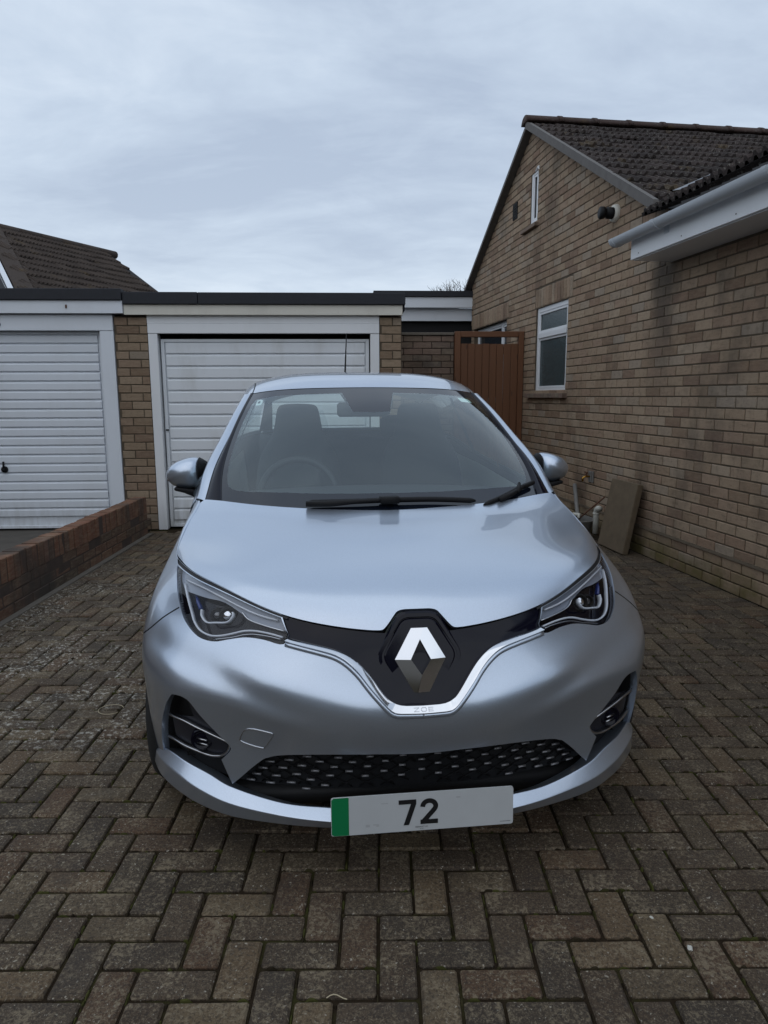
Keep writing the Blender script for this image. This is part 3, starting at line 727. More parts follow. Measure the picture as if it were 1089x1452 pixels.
# local x across (face at 0, looking +x), y along
m_ = MB(); m_.box(-.115, -.006, -RL, 0, 0, .385); m_.build('core', M_RMORTAR, lowwall)
items = []
bl = [brick_mesh('brick', .237, .072, M_RED, 90 + s, .11, .005) for s in range(4)]; bs = [brick_mesh('brick', .073, .165, M_RED, 70 + s, .118, .005) for s in range(4)]
def closed(VF):
    V, F = VF; return V, F + [(3, 2, 1, 0)]
M_RED2 = mat_brick('grimy_red_brick', ((.0, (.075, .024, .016)), (.3, (.10, .036, .022)), (.5, (.040, .020, .016)), (.7, (.12, .05, .03)), (.85, (.028, .022, .020)), (1., (.07, .034, .026))), .95)
bl = [mesh('brick', *closed(v), M_RED2) for v in bl]; bs = [mesh('brick', *closed(v), M_RED) for v in bs]
y = -.045
while y > -RL:
    inst('brick', random.choice(bs), lowwall, (.0 + random.gauss(0, .003), y, .31 + random.gauss(0, .002)), (0, random.gauss(0, .008), R(90) + random.gauss(0, .01))); y -= .0835
for rw in range(3):
    y = -.12 + (.12 if rw % 2 else 0)
    while y > -RL:
        inst('brick', random.choice(bl), lowwall, (-.004 + random.gauss(0, .002), y, .035 + rw * .078), (0, 0, R(90))); y -= .247
mb = MB(); mb.box(0, .05, -RL, 0, -.01, .006); mb.build('mortar_fillet', M_CONC, lowwall)

# ------------------------------------------------------------------ things by the house wall
slab = MB(); slab.box(-.245, .245, -.028, .028, 0, .64, .006)
o = slab.build('paving_slab', M_SLAB, None, loc=(0, 0, 0)); pw = h2w(-.178, 1.865)
o.matrix_world = Matrix.Translation((pw[0], pw[1], .006)) @ Matrix.Rotation(HA - R(90) + R(0), 4, 'Z') @ Matrix.Rotation(R(-10.5), 4, 'X')
tag(o, 'mossy concrete slab leaning upright against the house wall', 'slab')
t2 = tag(empty('outdoor_tap', (*h2w(0, 2.76), .55), HA), 'small brass outdoor tap sticking out of the brickwork', 'tap')
m_ = MB(); m_.tube([(0, 0, .03), (-.06, 0, .03), (-.085, 0, .015), (-.085, 0, -.02)], .011, 10); m_.build('spout', M_BRASS, t2, True)
m_ = MB(); m_.tube([(-.05, 0, .03), (-.05, 0, .07)], .009, 8); m_.tube([(-.05, -.035, .07), (-.05, .035, .075)], .007, 8); m_.build('handle', M_RUST, t2, True)
m_ = MB(); m_.box(-.012, .0, -.03, .03, -.03, .085, .003); m_.box(-.022, -.004, -.09, -.07, -.03, .09, .003); m_.build('backplate', M_GPIPE, t2)
pot = MB()
pr = [(0.0, .0), (.0, .13), (.17, .165), (.185, .178), (.195, .178), (.195, .165), (.03, .12), (.03, .0)]
pot.add(*lathe(pr, 28, 'z')); o = pot.build('plastic_pot', M_GPIPE, None, True, loc=(*h2w(-.215, 2.56), .003)); o.scale = (.8, 1.35, .95); o.rotation_euler = (0, 0, HA)
tag(o, 'shallow grey plastic pot by the slab with pipes standing in it', 'pot')
md = o.modifiers.new('edge', 'EDGE_SPLIT'); md.split_angle = R(40)
m_ = MB(); a = [(-.14, 2.30, .07), (-.14, 2.30, .27)] + [(-.14, 2.30 + .055 * (1 - math.cos(t)) * -1, .27 + .055 * math.sin(t)) for t in np.linspace(.3, 1.9, 7)]
def wpts(P): return [(*h2w(p[0], p[1]), p[2]) for p in P]
m_.tube(wpts(a), .029, 14); m_.tube(wpts([(-.14, 2.30, .262), (-.14, 2.30, .276)]), .034, 14)
tag(m_.build('drain_pipe', M_PIPE, None, True), 'white elbow pipe poking up beside the leaning slab', 'pipe')
m_ = MB(); m_.tube(wpts([(-.235, 2.46, .06), (-.05, 3.03, .46)]), .022, 10)
tag(m_.build('grey_pole', M_GPIPE, None, True), 'grey length of pipe slanting against the wall from the pot', 'pole')
m_ = MB(); m_.tube(wpts([(-.25, 2.62, .10), (-.06, 2.30, .43)]), .008, 8)
tag(m_.build('iron_rod', M_RUST, None, True), 'thin rusty rod leaning out of the pot', 'rod')
m_ = MB(); m_.tube(wpts([(-.29, 2.66, .165), (-.24, 2.60, .21), (-.20, 2.56, .215), (-.22, 2.52, .19)]), [.016, .024, .020, .012], 8)
tag(m_.build('plastic_offcut', M_PIPE, None, True), 'white plastic offcut hooked over the far pot rim', 'offcut')

# ------------------------------------------------------------------ neighbouring bungalow and bare tree behind
nb = tag(empty('bungalow', (-6.62, 12.65, 0)), 'neighbouring bungalow whose brown tiled roof shows over the left garage', 'bungalow')
r_ = Vector((.421, .907, 0)).normalized(); d_ = Vector((.907, -.421, -.6)).normalized(); n_ = r_.cross(-d_) * -1
NM = Matrix.Translation((-6.62, 12.65, 0))
def nbp(a, s, h=0.0): return Vector((0, 0, 4.3)) + r_ * a + d_ * s + Vector((0, 0, h))
rf = obj('roof', [nbp(-.15, -.02, -.03), nbp(2.52, -.02, -.03), nbp(2.0, 4, -.03), nbp(-1.9, 4, -.03)], [(0, 1, 2, 3)], M_DARK, nb)
def nkeep(p):
    q = p - Vector((0, 0, 4.3)); a, s = q.dot(r_), q.dot(d_); return a > -.02 - .49 * s and a < 2.40 - .26 * s and s < 3.2
acr = r_; o_ = nbp(-1.9, 0)
tiles(rf, NM, o_, acr, d_, nkeep, .22, .26, 22, 12, M_NTILE, 150)
x = -.1
for k in range(6):
    p0, p1 = nbp(x, -.02), nbp(x + .45, -.02); m_ = MB(); V, F = tube([p0, p1], .075, 10); m_.add(V, F); m_.build('ridge_tile', M_NTILE, rf, True); x += .455
bb = MB(); A, B = nbp(-.06, -.1, .03), nbp(-2.14, 4.2, .03); off = Vector((-.30, -.10, 0))
def bar(m_, A, B, w, h, side):
    d = (B - A).normalized(); s_ = (side - d * side.dot(d)).normalized(); u = d.cross(s_).normalized()
    V = [A + s_ * a * w + u * b * h for a, b in ((0, 0), (1, 0), (1, 1), (0, 1))] + [B + s_ * a * w + u * b * h for a, b in ((0, 0), (1, 0), (1, 1), (0, 1))]
    m_.add(V, [(3, 2, 1, 0), (4, 5, 6, 7), (0, 1, 5, 4), (1, 2, 6, 5), (2, 3, 7, 6), (3, 0, 4, 7)])
m_ = MB(); bar(m_, A + Vector((.10, .03, -.03)), B + Vector((.10, .03, -.03)), .24, .08, Vector((-1, -.3, 0))); m_.build('verge', M_NTILE, nb)
m_ = MB(); s2 = Vector((-.13, -.10, -.05)); bar(m_, A + s2, B + s2, .07, .10, Vector((-1, -.3, 0))); m_.build('barge_board', M_DOORL, nb)
m_ = MB(); s3 = Vector((-.24, -.10, -.05)); bar(m_, A + s3, B + s3, .16, .16, Vector((-1, -.3, 0))); m_.build('soffit', M_BLACKP, nb)
gb = [A + s3 + Vector((-.06, .15, -.1)), B + s3 + Vector((-.06, .15, -.1)), B + Vector((-6, -1.8, -.1)), B + Vector((-6, -1.8, -2)), B + Vector((0, 0, -2))]
obj('wall', [gb[0], gb[1], gb[4], gb[4] + Vector((-6, -1.8, 0)), gb[0] + Vector((-4, -1.2, 0))], [(0, 1, 2, 3, 4)], M_GBRICK, nb)
q0 = nbp(2.45, 1.8, -.1)
obj('wall', [nbp(2.5, 0, -.12), nbp(2.0, 4, -.12), nbp(2.0, 4, -2.3), nbp(2.5, 0, -3.5)], [(0, 1, 2, 3)], M_GBRICK, nb)
tree = tag(empty('bare_tree', (1.75, 16.2, 0)), 'bare leafless treetop peeping over the outbuilding roof', 'tree')
M_BARK = simple('bark', (.06, .05, .045), .95, grain=.3)
m_ = MB(); m_.tube([(0, 0, 0), (.05, 0, 1.6), (.0, .05, 3.2)], [.12, .10, .05], 8); m_.build('trunk', M_BARK, tree, True)
tw = MB(); rr = random.Random(5)
def grow(p, d, L, r, lev):
    pts = [p]
    for k in range(3):
        d = (d + Vector((rr.uniform(-.3, .3), rr.uniform(-.3, .3), rr.uniform(-.15, .2)))).normalized(); pts.append(pts[-1] + d * L / 3)
    tw.tube(pts, [r, r * .85, r * .7, r * .5], 5)
    if lev < 4:
        for k in range(3 if lev < 2 else 2): grow(pts[rr.choice((2, 3))], (d + Vector((rr.uniform(-.9, .9), rr.uniform(-.5, .5), rr.uniform(-.25, .5)))).normalized(), L * .68, r * .62, lev + 1)
for k in range(7): grow(Vector((.0, .03, 2.95 + .06 * k)), Vector((rr.uniform(-1, .3), rr.uniform(-.6, .6), .55)).normalized(), .40, .017, 0)
tw.build('crown', M_BARK, tree)

# litter on the paving
M_STRAW = simple('straw', (.42, .36, .24), .8)
for (x0, y0, x1, y1, lab) in ((-.141, 1.435, -.092, 1.437, 'pale straw lying in a paver joint at the very front'), (-1.05, 3.42, -.93, 3.36, 'bent dry stalk on the paving left of the car'), (-.92, 2.60, -.80, 2.55, 'short dry stem on the paving near the front wheel')):
    m_ = MB(); k = [(x0 + (x1 - x0) * t, y0 + (y1 - y0) * t + .006 * math.sin(5 * t), .004 + .004 * math.sin(3.1 * t)) for t in np.linspace(0, 1, 7)]; m_.tube(k, .0013, 5); tag(m_.build('straw', M_STRAW, None), lab, 'straw', 'bits of straw on the paving')
m_ = MB(); m_.tube([(-1.25 + .055 * math.cos(t), 2.98 + .05 * math.sin(t), .006) for t in np.linspace(.4, 5.6, 16)], .0014, 5); tag(m_.build('dry_twig', M_STRAW, None), 'thin dry twig curled into a loop left of the bumper', 'twig')
for (x0, y0, s_, lab) in ((.784, 1.582, .0075, 'tiny white stone chip in a joint front right'), (.727, 1.69, .005, 'smallest white stone chip in a joint front right')):
    V, F = chbox(s_ * 2, s_ * 1.4, s_, s_ * .3); V = [(x + random.uniform(-.2, .2) * s_, y + random.uniform(-.2, .2) * s_, z) for x, y, z in V]; tag(obj('stone_chip', V, F, M_PIPE, None, False, (x0, y0, s_ * .5), (0, 0, random.random() * 3)), lab, 'stone', 'stone chips on the paving')
# ------------------------------------------------------------------ unseen street added behind the camera, only for its reflections in the car
bh = tag(empty('added_house_opposite', (-3.0, -19.0, 0)), 'unseen plain brick house added across the street for reflections', 'house')
m_ = MB(); m_.box(-11, 13, -6, 0, 0, 3.0); m_.build('wall', M_GBRICK, bh)
m_ = MB(); m_.prism([(-7, 2.9), (.6, 2.9), (-3.2, 6.2)], 'x', -11.4, 13.4); m_.build('roof', M_NTILE, bh)
M_HEDGE = simple('hedge_leaf', (.030, .045, .018), .8, grain=.7, gscale=9)
hv = []; hf = []
rr = random.Random(3)
for k in range(5200):
    x = rr.uniform(-13, 14); y = -9.5 + rr.uniform(-.45, .45); z = rr.uniform(.02, 2.2) + .12 * math.sin(x * 2.1) + .08 * math.sin(x * 5.3); s_ = rr.uniform(.07, .16)
    a = Vector((rr.uniform(-1, 1), rr.uniform(-1, 1), rr.uniform(-1, 1))).normalized(); b = a.orthogonal().normalized(); c = a.cross(b); p = Vector((x, y, z)); n = len(hv)
    hv += [p - b * s_ - c * s_ * .5, p + b * s_ - c * s_ * .5, p + b * s_ * .6 + c * s_, p - b * s_ * .6 + c * s_]; hf.append((n, n + 1, n + 2, n + 3))
tag(obj('added_hedge', hv, hf, M_HEDGE), kind='stuff')  # added out of view to darken the low reflections in the bumper
tag(obj('road', [(-60, -16, -.006), (60, -16, -.006), (60, -10.4, -.006), (-60, -10.4, -.006)], [(0, 1, 2, 3)], simple('asphalt', (.05, .05, .052), .9, grain=.3, gscale=8)), kind='structure')

tw_ = []; tf_ = []
for k in range(4200):
    cx_ = (-17, -11.5, -6, 1.5, 7, 12.5, 18)[k % 7]; hgt = (9, 7.5, 10, 8, 9.5, 8.5, 10)[k % 7]
    a = Vector((rr.gauss(0, 1), rr.gauss(0, 1), rr.gauss(0, 1))).normalized() * rr.uniform(.5, 1); p = Vector((cx_ + a.x * 2.9, -29 + a.y * 2.5, hgt * .62 + a.z * hgt * .38)); s_ = rr.uniform(.2, .45)
    a = Vector((rr.uniform(-1, 1), rr.uniform(-1, 1), rr.uniform(-1, 1))).normalized(); b = a.orthogonal().normalized(); c = a.cross(b); n = len(tw_)
    tw_ += [p - b * s_ - c * s_ * .5, p + b * s_ - c * s_ * .5, p + b * s_ * .6 + c * s_, p - b * s_ * .6 + c * s_]; tf_.append((n, n + 1, n + 2, n + 3))
tag(obj('added_treeline', tw_, tf_, M_HEDGE), kind='stuff')  # added tree row, tall enough to darken the upper bumper's reflections

ln = tag(empty('added_house_left', (-7.4, -7.0, 0)), 'unseen brick bungalow added on the left to darken car reflections', 'house')  # added out of view to darken what the car's near flank reflects
m_ = MB(); m_.box(-7, 0, 0, 13.2, 0, 2.6); m_.build('wall', M_GBRICK, ln)
m_ = MB(); m_.prism([(-7.4, 2.5), (.4, 2.5), (-3.5, 4.7)], 'y', -.2, 13.4); m_.build('roof', M_NTILE, ln)
# ------------------------------------------------------------------ smooth surfaces for the car body (x back from the nose, y across, z up; one half, mirrored)
def bsw(t, n):
    """uniform cubic B-spline weights for parameters t in [0, n-1]"""
    t = np.clip(np.asarray(t, float), 0, n - 1 - 1e-9); i = np.floor(t).astype(int); f = t - i
    w = np.stack([(1 - f) ** 3, 3 * f ** 3 - 6 * f ** 2 + 4, -3 * f ** 3 + 3 * f ** 2 + 3 * f + 1, f ** 3], -1) / 6
    return i, w
class Surf:
    """bicubic B-spline through a grid P[row v][column u]; symu mirrors the grid in y at column 0"""
    def __init__(s, P, symu=True, fit=6, symend=False):
        s.P = np.asarray(P, float); s.symu = symu; s.symend = symend; s.nv, s.nu = s.P.shape[:2]
        Q = s.P.copy()
        for _ in range(fit):
            s.Q = s.pad(Q); uu, vv = np.meshgrid(np.arange(s.nu), np.arange(s.nv)); E = s.P - s.ev(uu.ravel(), vv.ravel()).reshape(s.P.shape)
            Q = Q + E
        s.Q = s.pad(Q)
    def pad(s, Q):
        a = Q[:, 1:2].copy() if s.symu else 2 * Q[:, :1] - Q[:, 1:2]
        if s.symu: a[..., 1] *= -1
        b = 2 * Q[:, -1:] - Q[:, -2:-1]
        if s.symend: b = Q[:, -2:-1].copy(); b[..., 1] *= -1
        Q = np.concatenate([a, Q, b], 1)
        return np.concatenate([2 * Q[:1] - Q[1:2], Q, 2 * Q[-1:] - Q[-2:-1]], 0)
    disp = None
    def ev(s, u, v):
        if s.disp is None: return s.ev0(u, v)
        u = np.asarray(u, float); v = np.asarray(v, float); h = 4e-3
        n = np.cross(s.ev0(np.clip(u + h, 0, s.nu - 1), v) - s.ev0(np.clip(u - h, 0, s.nu - 1), v), s.ev0(u, np.clip(v + h, 0, s.nv - 1)) - s.ev0(u, np.clip(v - h, 0, s.nv - 1)))
        n /= np.maximum(np.linalg.norm(n, axis=-1, keepdims=True), 1e-12)
        return s.ev0(u, v) - n * s.disp(u, v)[..., None]
    def ev0(s, u, v):
        iu, wu = bsw(u, s.nu); iv, wv = bsw(v, s.nv); out = np.zeros(iu.shape + (3,))
        for a in range(4):
            for b in range(4): out += (wv[..., a] * wu[..., b])[..., None] * s.Q[iv + a, iu + b]
        return out
    def nrm(s, u, v, flip=1):
        h = 2e-3; u = np.asarray(u, float); v = np.asarray(v, float)
        u0, u1 = np.clip(u - h, 0, s.nu - 1), np.clip(u + h, 0, s.nu - 1); v0, v1 = np.clip(v - h, 0, s.nv - 1), np.clip(v + h, 0, s.nv - 1)
        n = np.cross(s.ev(u1, v) - s.ev(u0, v), s.ev(u, v1) - s.ev(u, v0)); l = np.linalg.norm(n, axis=-1, keepdims=True)
        return flip * n / np.maximum(l, 1e-12)
# columns: 0 centre ... 6 widest of the bumper corner, 7 wheel, 8 ahead of door, 9.. along the side, 15 centre of the tail
_W = [
 [(.085,0,.23),(.09,.2,.23),(.125,.39,.235),(.165,.545,.245),(.245,.68,.255),(.355,.772,.26),(.50,.835,.26),(.80,.850,.25),(1.15,.852,.24),(1.55,.852,.23),(2.2,.852,.22),(2.9,.852,.22),(3.45,.84,.24),(3.85,.73,.27),(3.98,.42,.28),(4.0,0,.28)],
 [(.060,0,.31),(.068,.2,.31),(.110,.395,.31),(.152,.548,.315),(.228,.688,.32),(.338,.780,.325),(.486,.842,.33),(.79,.860,.33),(1.15,.860,.33),(1.55,.860,.33),(2.2,.860,.33),(2.9,.860,.33),(3.45,.852,.34),(3.87,.75,.36),(4.03,.43,.37),(4.06,0,.37)],
 [(.036,0,.39),(.046,.2,.39),(.098,.402,.392),(.144,.553,.395),(.219,.698,.40),(.327,.788,.405),(.478,.849,.41),(.785,.866,.42),(1.15,.865,.42),(1.55,.864,.42),(2.2,.864,.42),(2.9,.864,.42),(3.45,.858,.43),(3.88,.76,.44),(4.05,.44,.45),(4.08,0,.45)],
 [(.012,0,.462),(.023,.2,.463),(.076,.405,.466),(.133,.558,.47),(.210,.705,.475),(.318,.794,.485),(.474,.854,.495),(.78,.869,.50),(1.15,.867,.50),(1.55,.865,.50),(2.2,.865,.50),(2.9,.865,.50),(3.45,.862,.51),(3.88,.77,.52),(4.05,.45,.53),(4.085,0,.53)],
 [(.004,0,.535),(.014,.2,.538),(.060,.405,.545),(.118,.560,.552),(.198,.708,.560),(.310,.799,.568),(.470,.858,.575),(.775,.871,.585),(1.15,.868,.59),(1.55,.864,.60),(2.2,.864,.60),(2.9,.866,.60),(3.45,.866,.61),(3.87,.77,.62),(4.04,.46,.63),(4.075,0,.63)],
 [(.028,0,.605),(.040,.2,.61),(.077,.404,.622),(.140,.559,.632),(.222,.703,.642),(.332,.791,.648),(.482,.852,.652),(.78,.868,.658),(1.15,.864,.67),(1.55,.860,.68),(2.2,.860,.69),(2.9,.864,.70),(3.45,.866,.71),(3.86,.76,.72),(4.02,.46,.73),(4.05,0,.73)],
 [(.058,0,.685),(.074,.2,.69),(.122,.39,.705),(.198,.550,.716),(.293,.680,.722),(.400,.770,.728),(.530,.836,.732),(.79,.850,.740),(1.15,.850,.755),(1.55,.850,.765),(2.2,.852,.775),(2.9,.858,.79),(3.45,.855,.81),(3.84,.74,.83),(3.99,.45,.85),(4.02,0,.85)],
 [(.070,0,.718),(.090,.2,.725),(.147,.391,.750),(.240,.551,.780),(.356,.677,.794),(.485,.760,.798),(.610,.812,.798),(.825,.822,.825),(1.13,.828,.850),(1.52,.838,.865),(2.2,.843,.88),(2.9,.85,.90),(3.44,.835,.93),(3.82,.72,.96),(3.96,.44,.98),(3.99,0,.98)],
 [(.083,0,.746),(.107,.2,.757),(.174,.391,.788),(.288,.55,.834),(.430,.667,.853),(.585,.742,.861),(.70,.774,.869),(.865,.782,.905),(1.06,.776,.955),(1.42,.790,1.00),(2.2,.805,1.03),(2.9,.81,1.07),(3.40,.79,1.12),(3.78,.68,1.15),(3.92,.42,1.16),(3.95,0,1.16)],
]
SW = Surf(_W, True, 6, True)
_B = [  # bonnet, rows from the front edge back
 [(.083,0,.746),(.108,.19,.757),(.174,.39,.788),(.298,.56,.837),(.45,.680,.857),(.66,.766,.867)],
 [(.128,0,.802),(.148,.19,.806),(.208,.39,.824),(.33,.56,.853),(.485,.680,.869),(.69,.768,.877)],
 [(.215,0,.856),(.235,.195,.856),(.285,.39,.862),(.395,.555,.876),(.54,.672,.884),(.735,.767,.893)],
 [(.40,0,.912),(.42,.195,.911),(.46,.38,.911),(.55,.545,.909),(.665,.660,.907),(.81,.762,.918)],
 [(.60,0,.948),(.62,.193,.949),(.66,.372,.951),(.725,.535,.953),(.81,.648,.952),(.90,.748,.955)],
 [(.795,0,.974),(.815,.19,.977),(.85,.365,.983),(.905,.53,.992),(.965,.640,.999),(1.01,.722,1.000)],
]
SB = Surf(_B, True)
_G = [  # windscreen glass, rows from the base up
 [(.755,0,.945),(.775,.22,.950),(.835,.43,.962),(.905,.555,.974),(.965,.640,.985)],
 [(.98,0,1.082),(.997,.215,1.086),(1.053,.42,1.095),(1.11,.56,1.100),(1.17,.655,1.100)],
 [(1.22,0,1.222),(1.236,.21,1.224),(1.287,.405,1.226),(1.337,.545,1.224),(1.395,.637,1.217)],
 [(1.47,0,1.350),(1.483,.205,1.350),(1.527,.395,1.346),(1.57,.518,1.339),(1.62,.604,1.328)],
 [(1.715,0,1.452),(1.726,.20,1.450),(1.76,.383,1.444),(1.80,.492,1.435),(1.845,.566,1.424)],
]
SG = Surf(_G, True)
_R = [  # roof, rows from the windscreen back
 [(1.72,0,1.454),(1.735,.21,1.452),(1.775,.41,1.445),(1.85,.57,1.425),(1.92,.625,1.398)],
 [(1.95,0,1.513),(1.96,.23,1.510),(1.985,.42,1.497),(2.02,.565,1.468),(2.06,.630,1.425)],
 [(2.35,0,1.551),(2.35,.25,1.547),(2.36,.44,1.530),(2.37,.585,1.490),(2.38,.645,1.44)],
 [(2.9,0,1.547),(2.9,.25,1.542),(2.9,.44,1.525),(2.9,.585,1.485),(2.9,.645,1.435)],
 [(3.35,0,1.515),(3.35,.245,1.51),(3.34,.43,1.493),(3.32,.57,1.455),(3.30,.63,1.41)],
 [(3.66,0,1.47),(3.65,.235,1.463),(3.62,.41,1.443),(3.58,.54,1.405),(3.54,.60,1.37)],
]
SR = Surf(_R, True)
# A-pillar and roof rail: windscreen edge, outer edge of the black trim, outer edge of the painted pillar
PIL0 = [(.965,.640,.985),(1.17,.655,1.100),(1.395,.637,1.217),(1.62,.604,1.328),(1.845,.566,1.424)]
PIL1 = [(1.035,.712,1.000),(1.22,.690,1.118),(1.44,.650,1.228),(1.66,.612,1.333),(1.865,.578,1.422)]
PIL2 = [(1.10,.760,.995),(1.27,.738,1.115),(1.48,.695,1.225),(1.69,.655,1.328),(1.91,.626,1.405)]

# the pressed folds of the front bumper: a hollow under the headlight, the ridge above it and a second ridge over the fog lamp
def _win(u, a, b, c, d): return np.clip((u - a) / (b - a), 0, 1) ** 2 * (3 - 2 * np.clip((u - a) / (b - a), 0, 1)) * (1 - np.clip((u - c) / (d - c), 0, 1) ** 2 * (3 - 2 * np.clip((u - c) / (d - c), 0, 1)))
def _folds(u, v):
    val = np.interp(u, [0, 1.2, 1.75, 2.65, 3.3, 4.2, 5], [3.5, 3.65, 4.05, 4.70, 5.02, 5.2, 5.25]); r2 = np.interp(u, [0, 1.2, 1.9, 2.76, 3.35, 4.1, 5], [3.2, 3.3, 3.6, 4.02, 4.15, 4.05, 4.0]); mn = np.interp(u, [0, .8, 1.2, 1.75, 2.95, 4], [4.1, 4.25, 4.5, 4.78, 5.45, 5.6])
    g = lambda c, w: np.exp(-((v - c) / w) ** 2)
    return -.0046 * g(val, .46) * _win(u, 1.0, 2.2, 4.8, 6.2) * (1 + .7 * _win(u, 2.8, 3.9, 5.0, 6.2)) + .0032 * g(r2, .32) * _win(u, 1.2, 2.2, 3.8, 4.8) + .0040 * g(mn, .55) * _win(u, .2, 1.2, 2.6, 4.0)
SW.disp = _folds

SB.disp = lambda u, v: .013 * np.clip((v - 4.35) / .65, 0, 1) ** 2
# outlines on the body surface, as (column, row) of the spline grids above
FE = {
 'HL': [(5.05,7.92),(4.6,7.93),(4.0,7.93),(3.5,7.93),(3.0,7.93),(2.5,7.93),(2.0,7.93),(1.984,7.97),(1.89,6.834),(1.967,6.166),(2.299,6.196),(2.611,6.148),(2.946,5.956),(3.241,5.798),(3.561,5.802),(3.849,5.958),(4.173,6.268),(4.446,6.795),(4.71,7.325)],
 'FOG': [(3.172,1.494),(2.983,1.884),(2.963,2.128),(3.165,2.596),(3.486,3.324),(3.713,3.834)],
 'FOGL': [(4.019,3.862),(4.166,3.662),(4.433,3.057),(4.854,1.764),(5.155,0.284)],
 'GRT': [(3.009,0.447),(2.657,1.167),(2.328,1.712),(2.232,1.807),(2.043,1.948),(1.659,2.101),(1.177,2.245),(0.691,2.286),(0.383,2.25),(0.001,2.206)],
 'CHT': [(1.877,6.577),(1.385,6.409),(1.118,6.194),(0.899,5.819),(0.712,5.348),(0.503,4.7),(0.442,4.564),(0.353,4.456),(0.249,4.396),(0.02,4.377)],
 'CHB': [(1.934,6.261),(1.4,6.069),(1.139,5.888),(0.904,5.47),(0.707,4.903),(0.466,4.21),(0.332,4.073),(0.025,4.016)],
 'OVAL': [(2.714,2.594),(2.547,3.066),(2.179,3.044),(2.087,2.907),(2.232,2.335),(2.328,2.241),(2.668,2.41)],
 'SHUT': [(5.568,5.325),(5.001,5.915),(4.387,6.486)],
 'DRL': [(4.447,7.413),(4.25,7.063),(4.047,6.601),(3.9,6.263),(3.696,6.048),(3.426,5.97),(3.19,6.032),(2.943,6.186),(2.709,6.385),(2.488,6.518),(2.219,6.569),(2.006,6.534)],
 'BAR': [(4.392,7.582),(3.974,7.631),(3.62,7.639),(3.142,7.576),(2.755,7.506),(2.414,7.491),(2.071,7.594)],
 'COVER': [(4.955,7.875),(4.232,7.953),(3.673,7.967),(3.169,7.918),(2.763,7.877),(2.417,7.892),(2.11,7.93),(2.014,7.888),(1.948,7.061),(2.271,7.028),(2.567,7.045),(2.702,7.181),(3.135,7.425),(3.581,7.323),(4.032,7.26),(4.508,7.247)],
 'CHLINE': [(2.727,7.295),(2.59,7.023),(2.315,6.982),(1.96,6.999)],
 'HOOK': [(3.721,6.746),(3.71,6.517),(3.56,6.352),(3.334,6.425),(3.068,6.568),(2.941,6.9),(2.942,7.105)],
 'LENS': [(3.175,6.894),(3.453,6.741),(3.981,7.007)],
 'LINE2': [(3.329,5.868),(2.941,6.057),(2.675,6.258),(2.476,6.361),(2.227,6.413),(2.038,6.391)],
 'BLADE': [(4.529,2.604),(4.017,2.685),(3.614,2.518),(3.275,2.31),(3.071,2.154),(3.016,2.019),(3.085,1.731),(3.213,1.526),(3.333,1.455),(3.487,1.425),(3.797,1.472),(4.112,1.487),(4.498,1.493),(4.841,1.385)],
 'LAMP': [(3.626,2.007),(3.592,3.294),(3.182,2.589)],
 'DASHL': [(1.833,1.809),(2.139,1.619),(1.407,1.845),(1.66,1.599),(0.939,1.911),(1.203,1.61),(0.733,1.661),(0.474,1.888),(1.95,1.408),(2.294,1.288),(1.478,1.408),(1.754,1.194),(0.993,1.417),(0.497,1.431),(0.233,1.653),(2.447,0.973),(2.073,1.046),(1.266,1.191),(0.765,1.213),(0.237,1.199),(2.595,0.639),(1.552,0.984),(1.851,0.78),(1.041,0.997),(0.509,0.964),(2.208,0.641),(1.328,0.789),(0.79,0.762),(0.24,0.721),(2.738,0.283),(1.63,0.548),(1.954,0.342),(2.334,0.239),(1.409,0.302),(1.71,0.08),(2.057,0.0),(1.458,0.0)],
 'DASHR': [(1.899,1.777),(2.217,1.584),(1.464,1.801),(1.727,1.573),(2.039,1.375),(2.364,1.259),(0.981,1.881),(1.253,1.58),(1.553,1.356),(1.839,1.152),(2.174,0.996),(2.519,0.95),(0.522,1.894),(0.778,1.65),(1.049,1.389),(1.339,1.158),(1.635,0.954),(1.955,0.736),(2.296,0.609),(2.662,0.616),(0.29,1.648),(0.552,1.425),(0.822,1.184),(1.11,0.946),(1.415,0.73),(1.73,0.491),(2.064,0.309),(2.433,0.206),(2.8,0.245),(0.306,1.191),(0.579,0.957),(0.867,0.727),(1.505,0.25),(1.816,0.032),(2.178,0.0),(0.323,0.703),(1.565,0.0),(0.042,1.87),(0.053,1.409),(0.063,0.938)],
 'NOTCH': [(0.962,0.13),(0.611,0.074),(0.55,0.12),(0.487,0.299),(0.358,0.791),(0.3,0.945),(0.214,1.012),(0.117,1.024),(0.007,1.024)],
 'FRIT': [(3.624,0.589),(3.431,0.532),(2.99,0.509),(1.462,0.607),(0.598,0.648),(0.019,0.663)],
}
# ------------------------------------------------------------------ the car
def mat_paint():
    t = NT('silver_blue_paint'); P = t.objc()
    f = t.voro(P, 900, 'Color'); fx = t.xyz(f)
    fl = t.math('ADD', .94, t.math('MULTIPLY', fx['X'], .12))
    t.set(Base_Color=t.mix(1, (.52, .592, .695), t.mix(1, (1, 1, 1), fl, 'MULTIPLY'), 'MULTIPLY'), Metallic=.82, Roughness=.31, Coat_Weight=1.0, Coat_Roughness=.02, Coat_IOR=1.45)
    return t.m
M_PAINT = mat_paint()
M_GLOSSB = simple('gloss_black', (.004, .004, .010), .07, 0, 0, .24)
M_MATB = simple('matt_black', (.010, .010, .011), .6)
M_CHROME = simple('chrome', (.80, .81, .83), .09, 1.0)
M_SATIN = simple('satin_silver', (.50, .51, .53), .30, 1.0)
M_BAR = simple('grille_satin', (.26, .26, .27), .4, .6)
M_TYRE = simple('tyre', (.014, .014, .014), .85)
M_RIM = simple('alloy', (.42, .43, .45), .3, 1.0)
M_LGREY = simple('light_guide', (.22, .245, .29), .16, 0, .5)
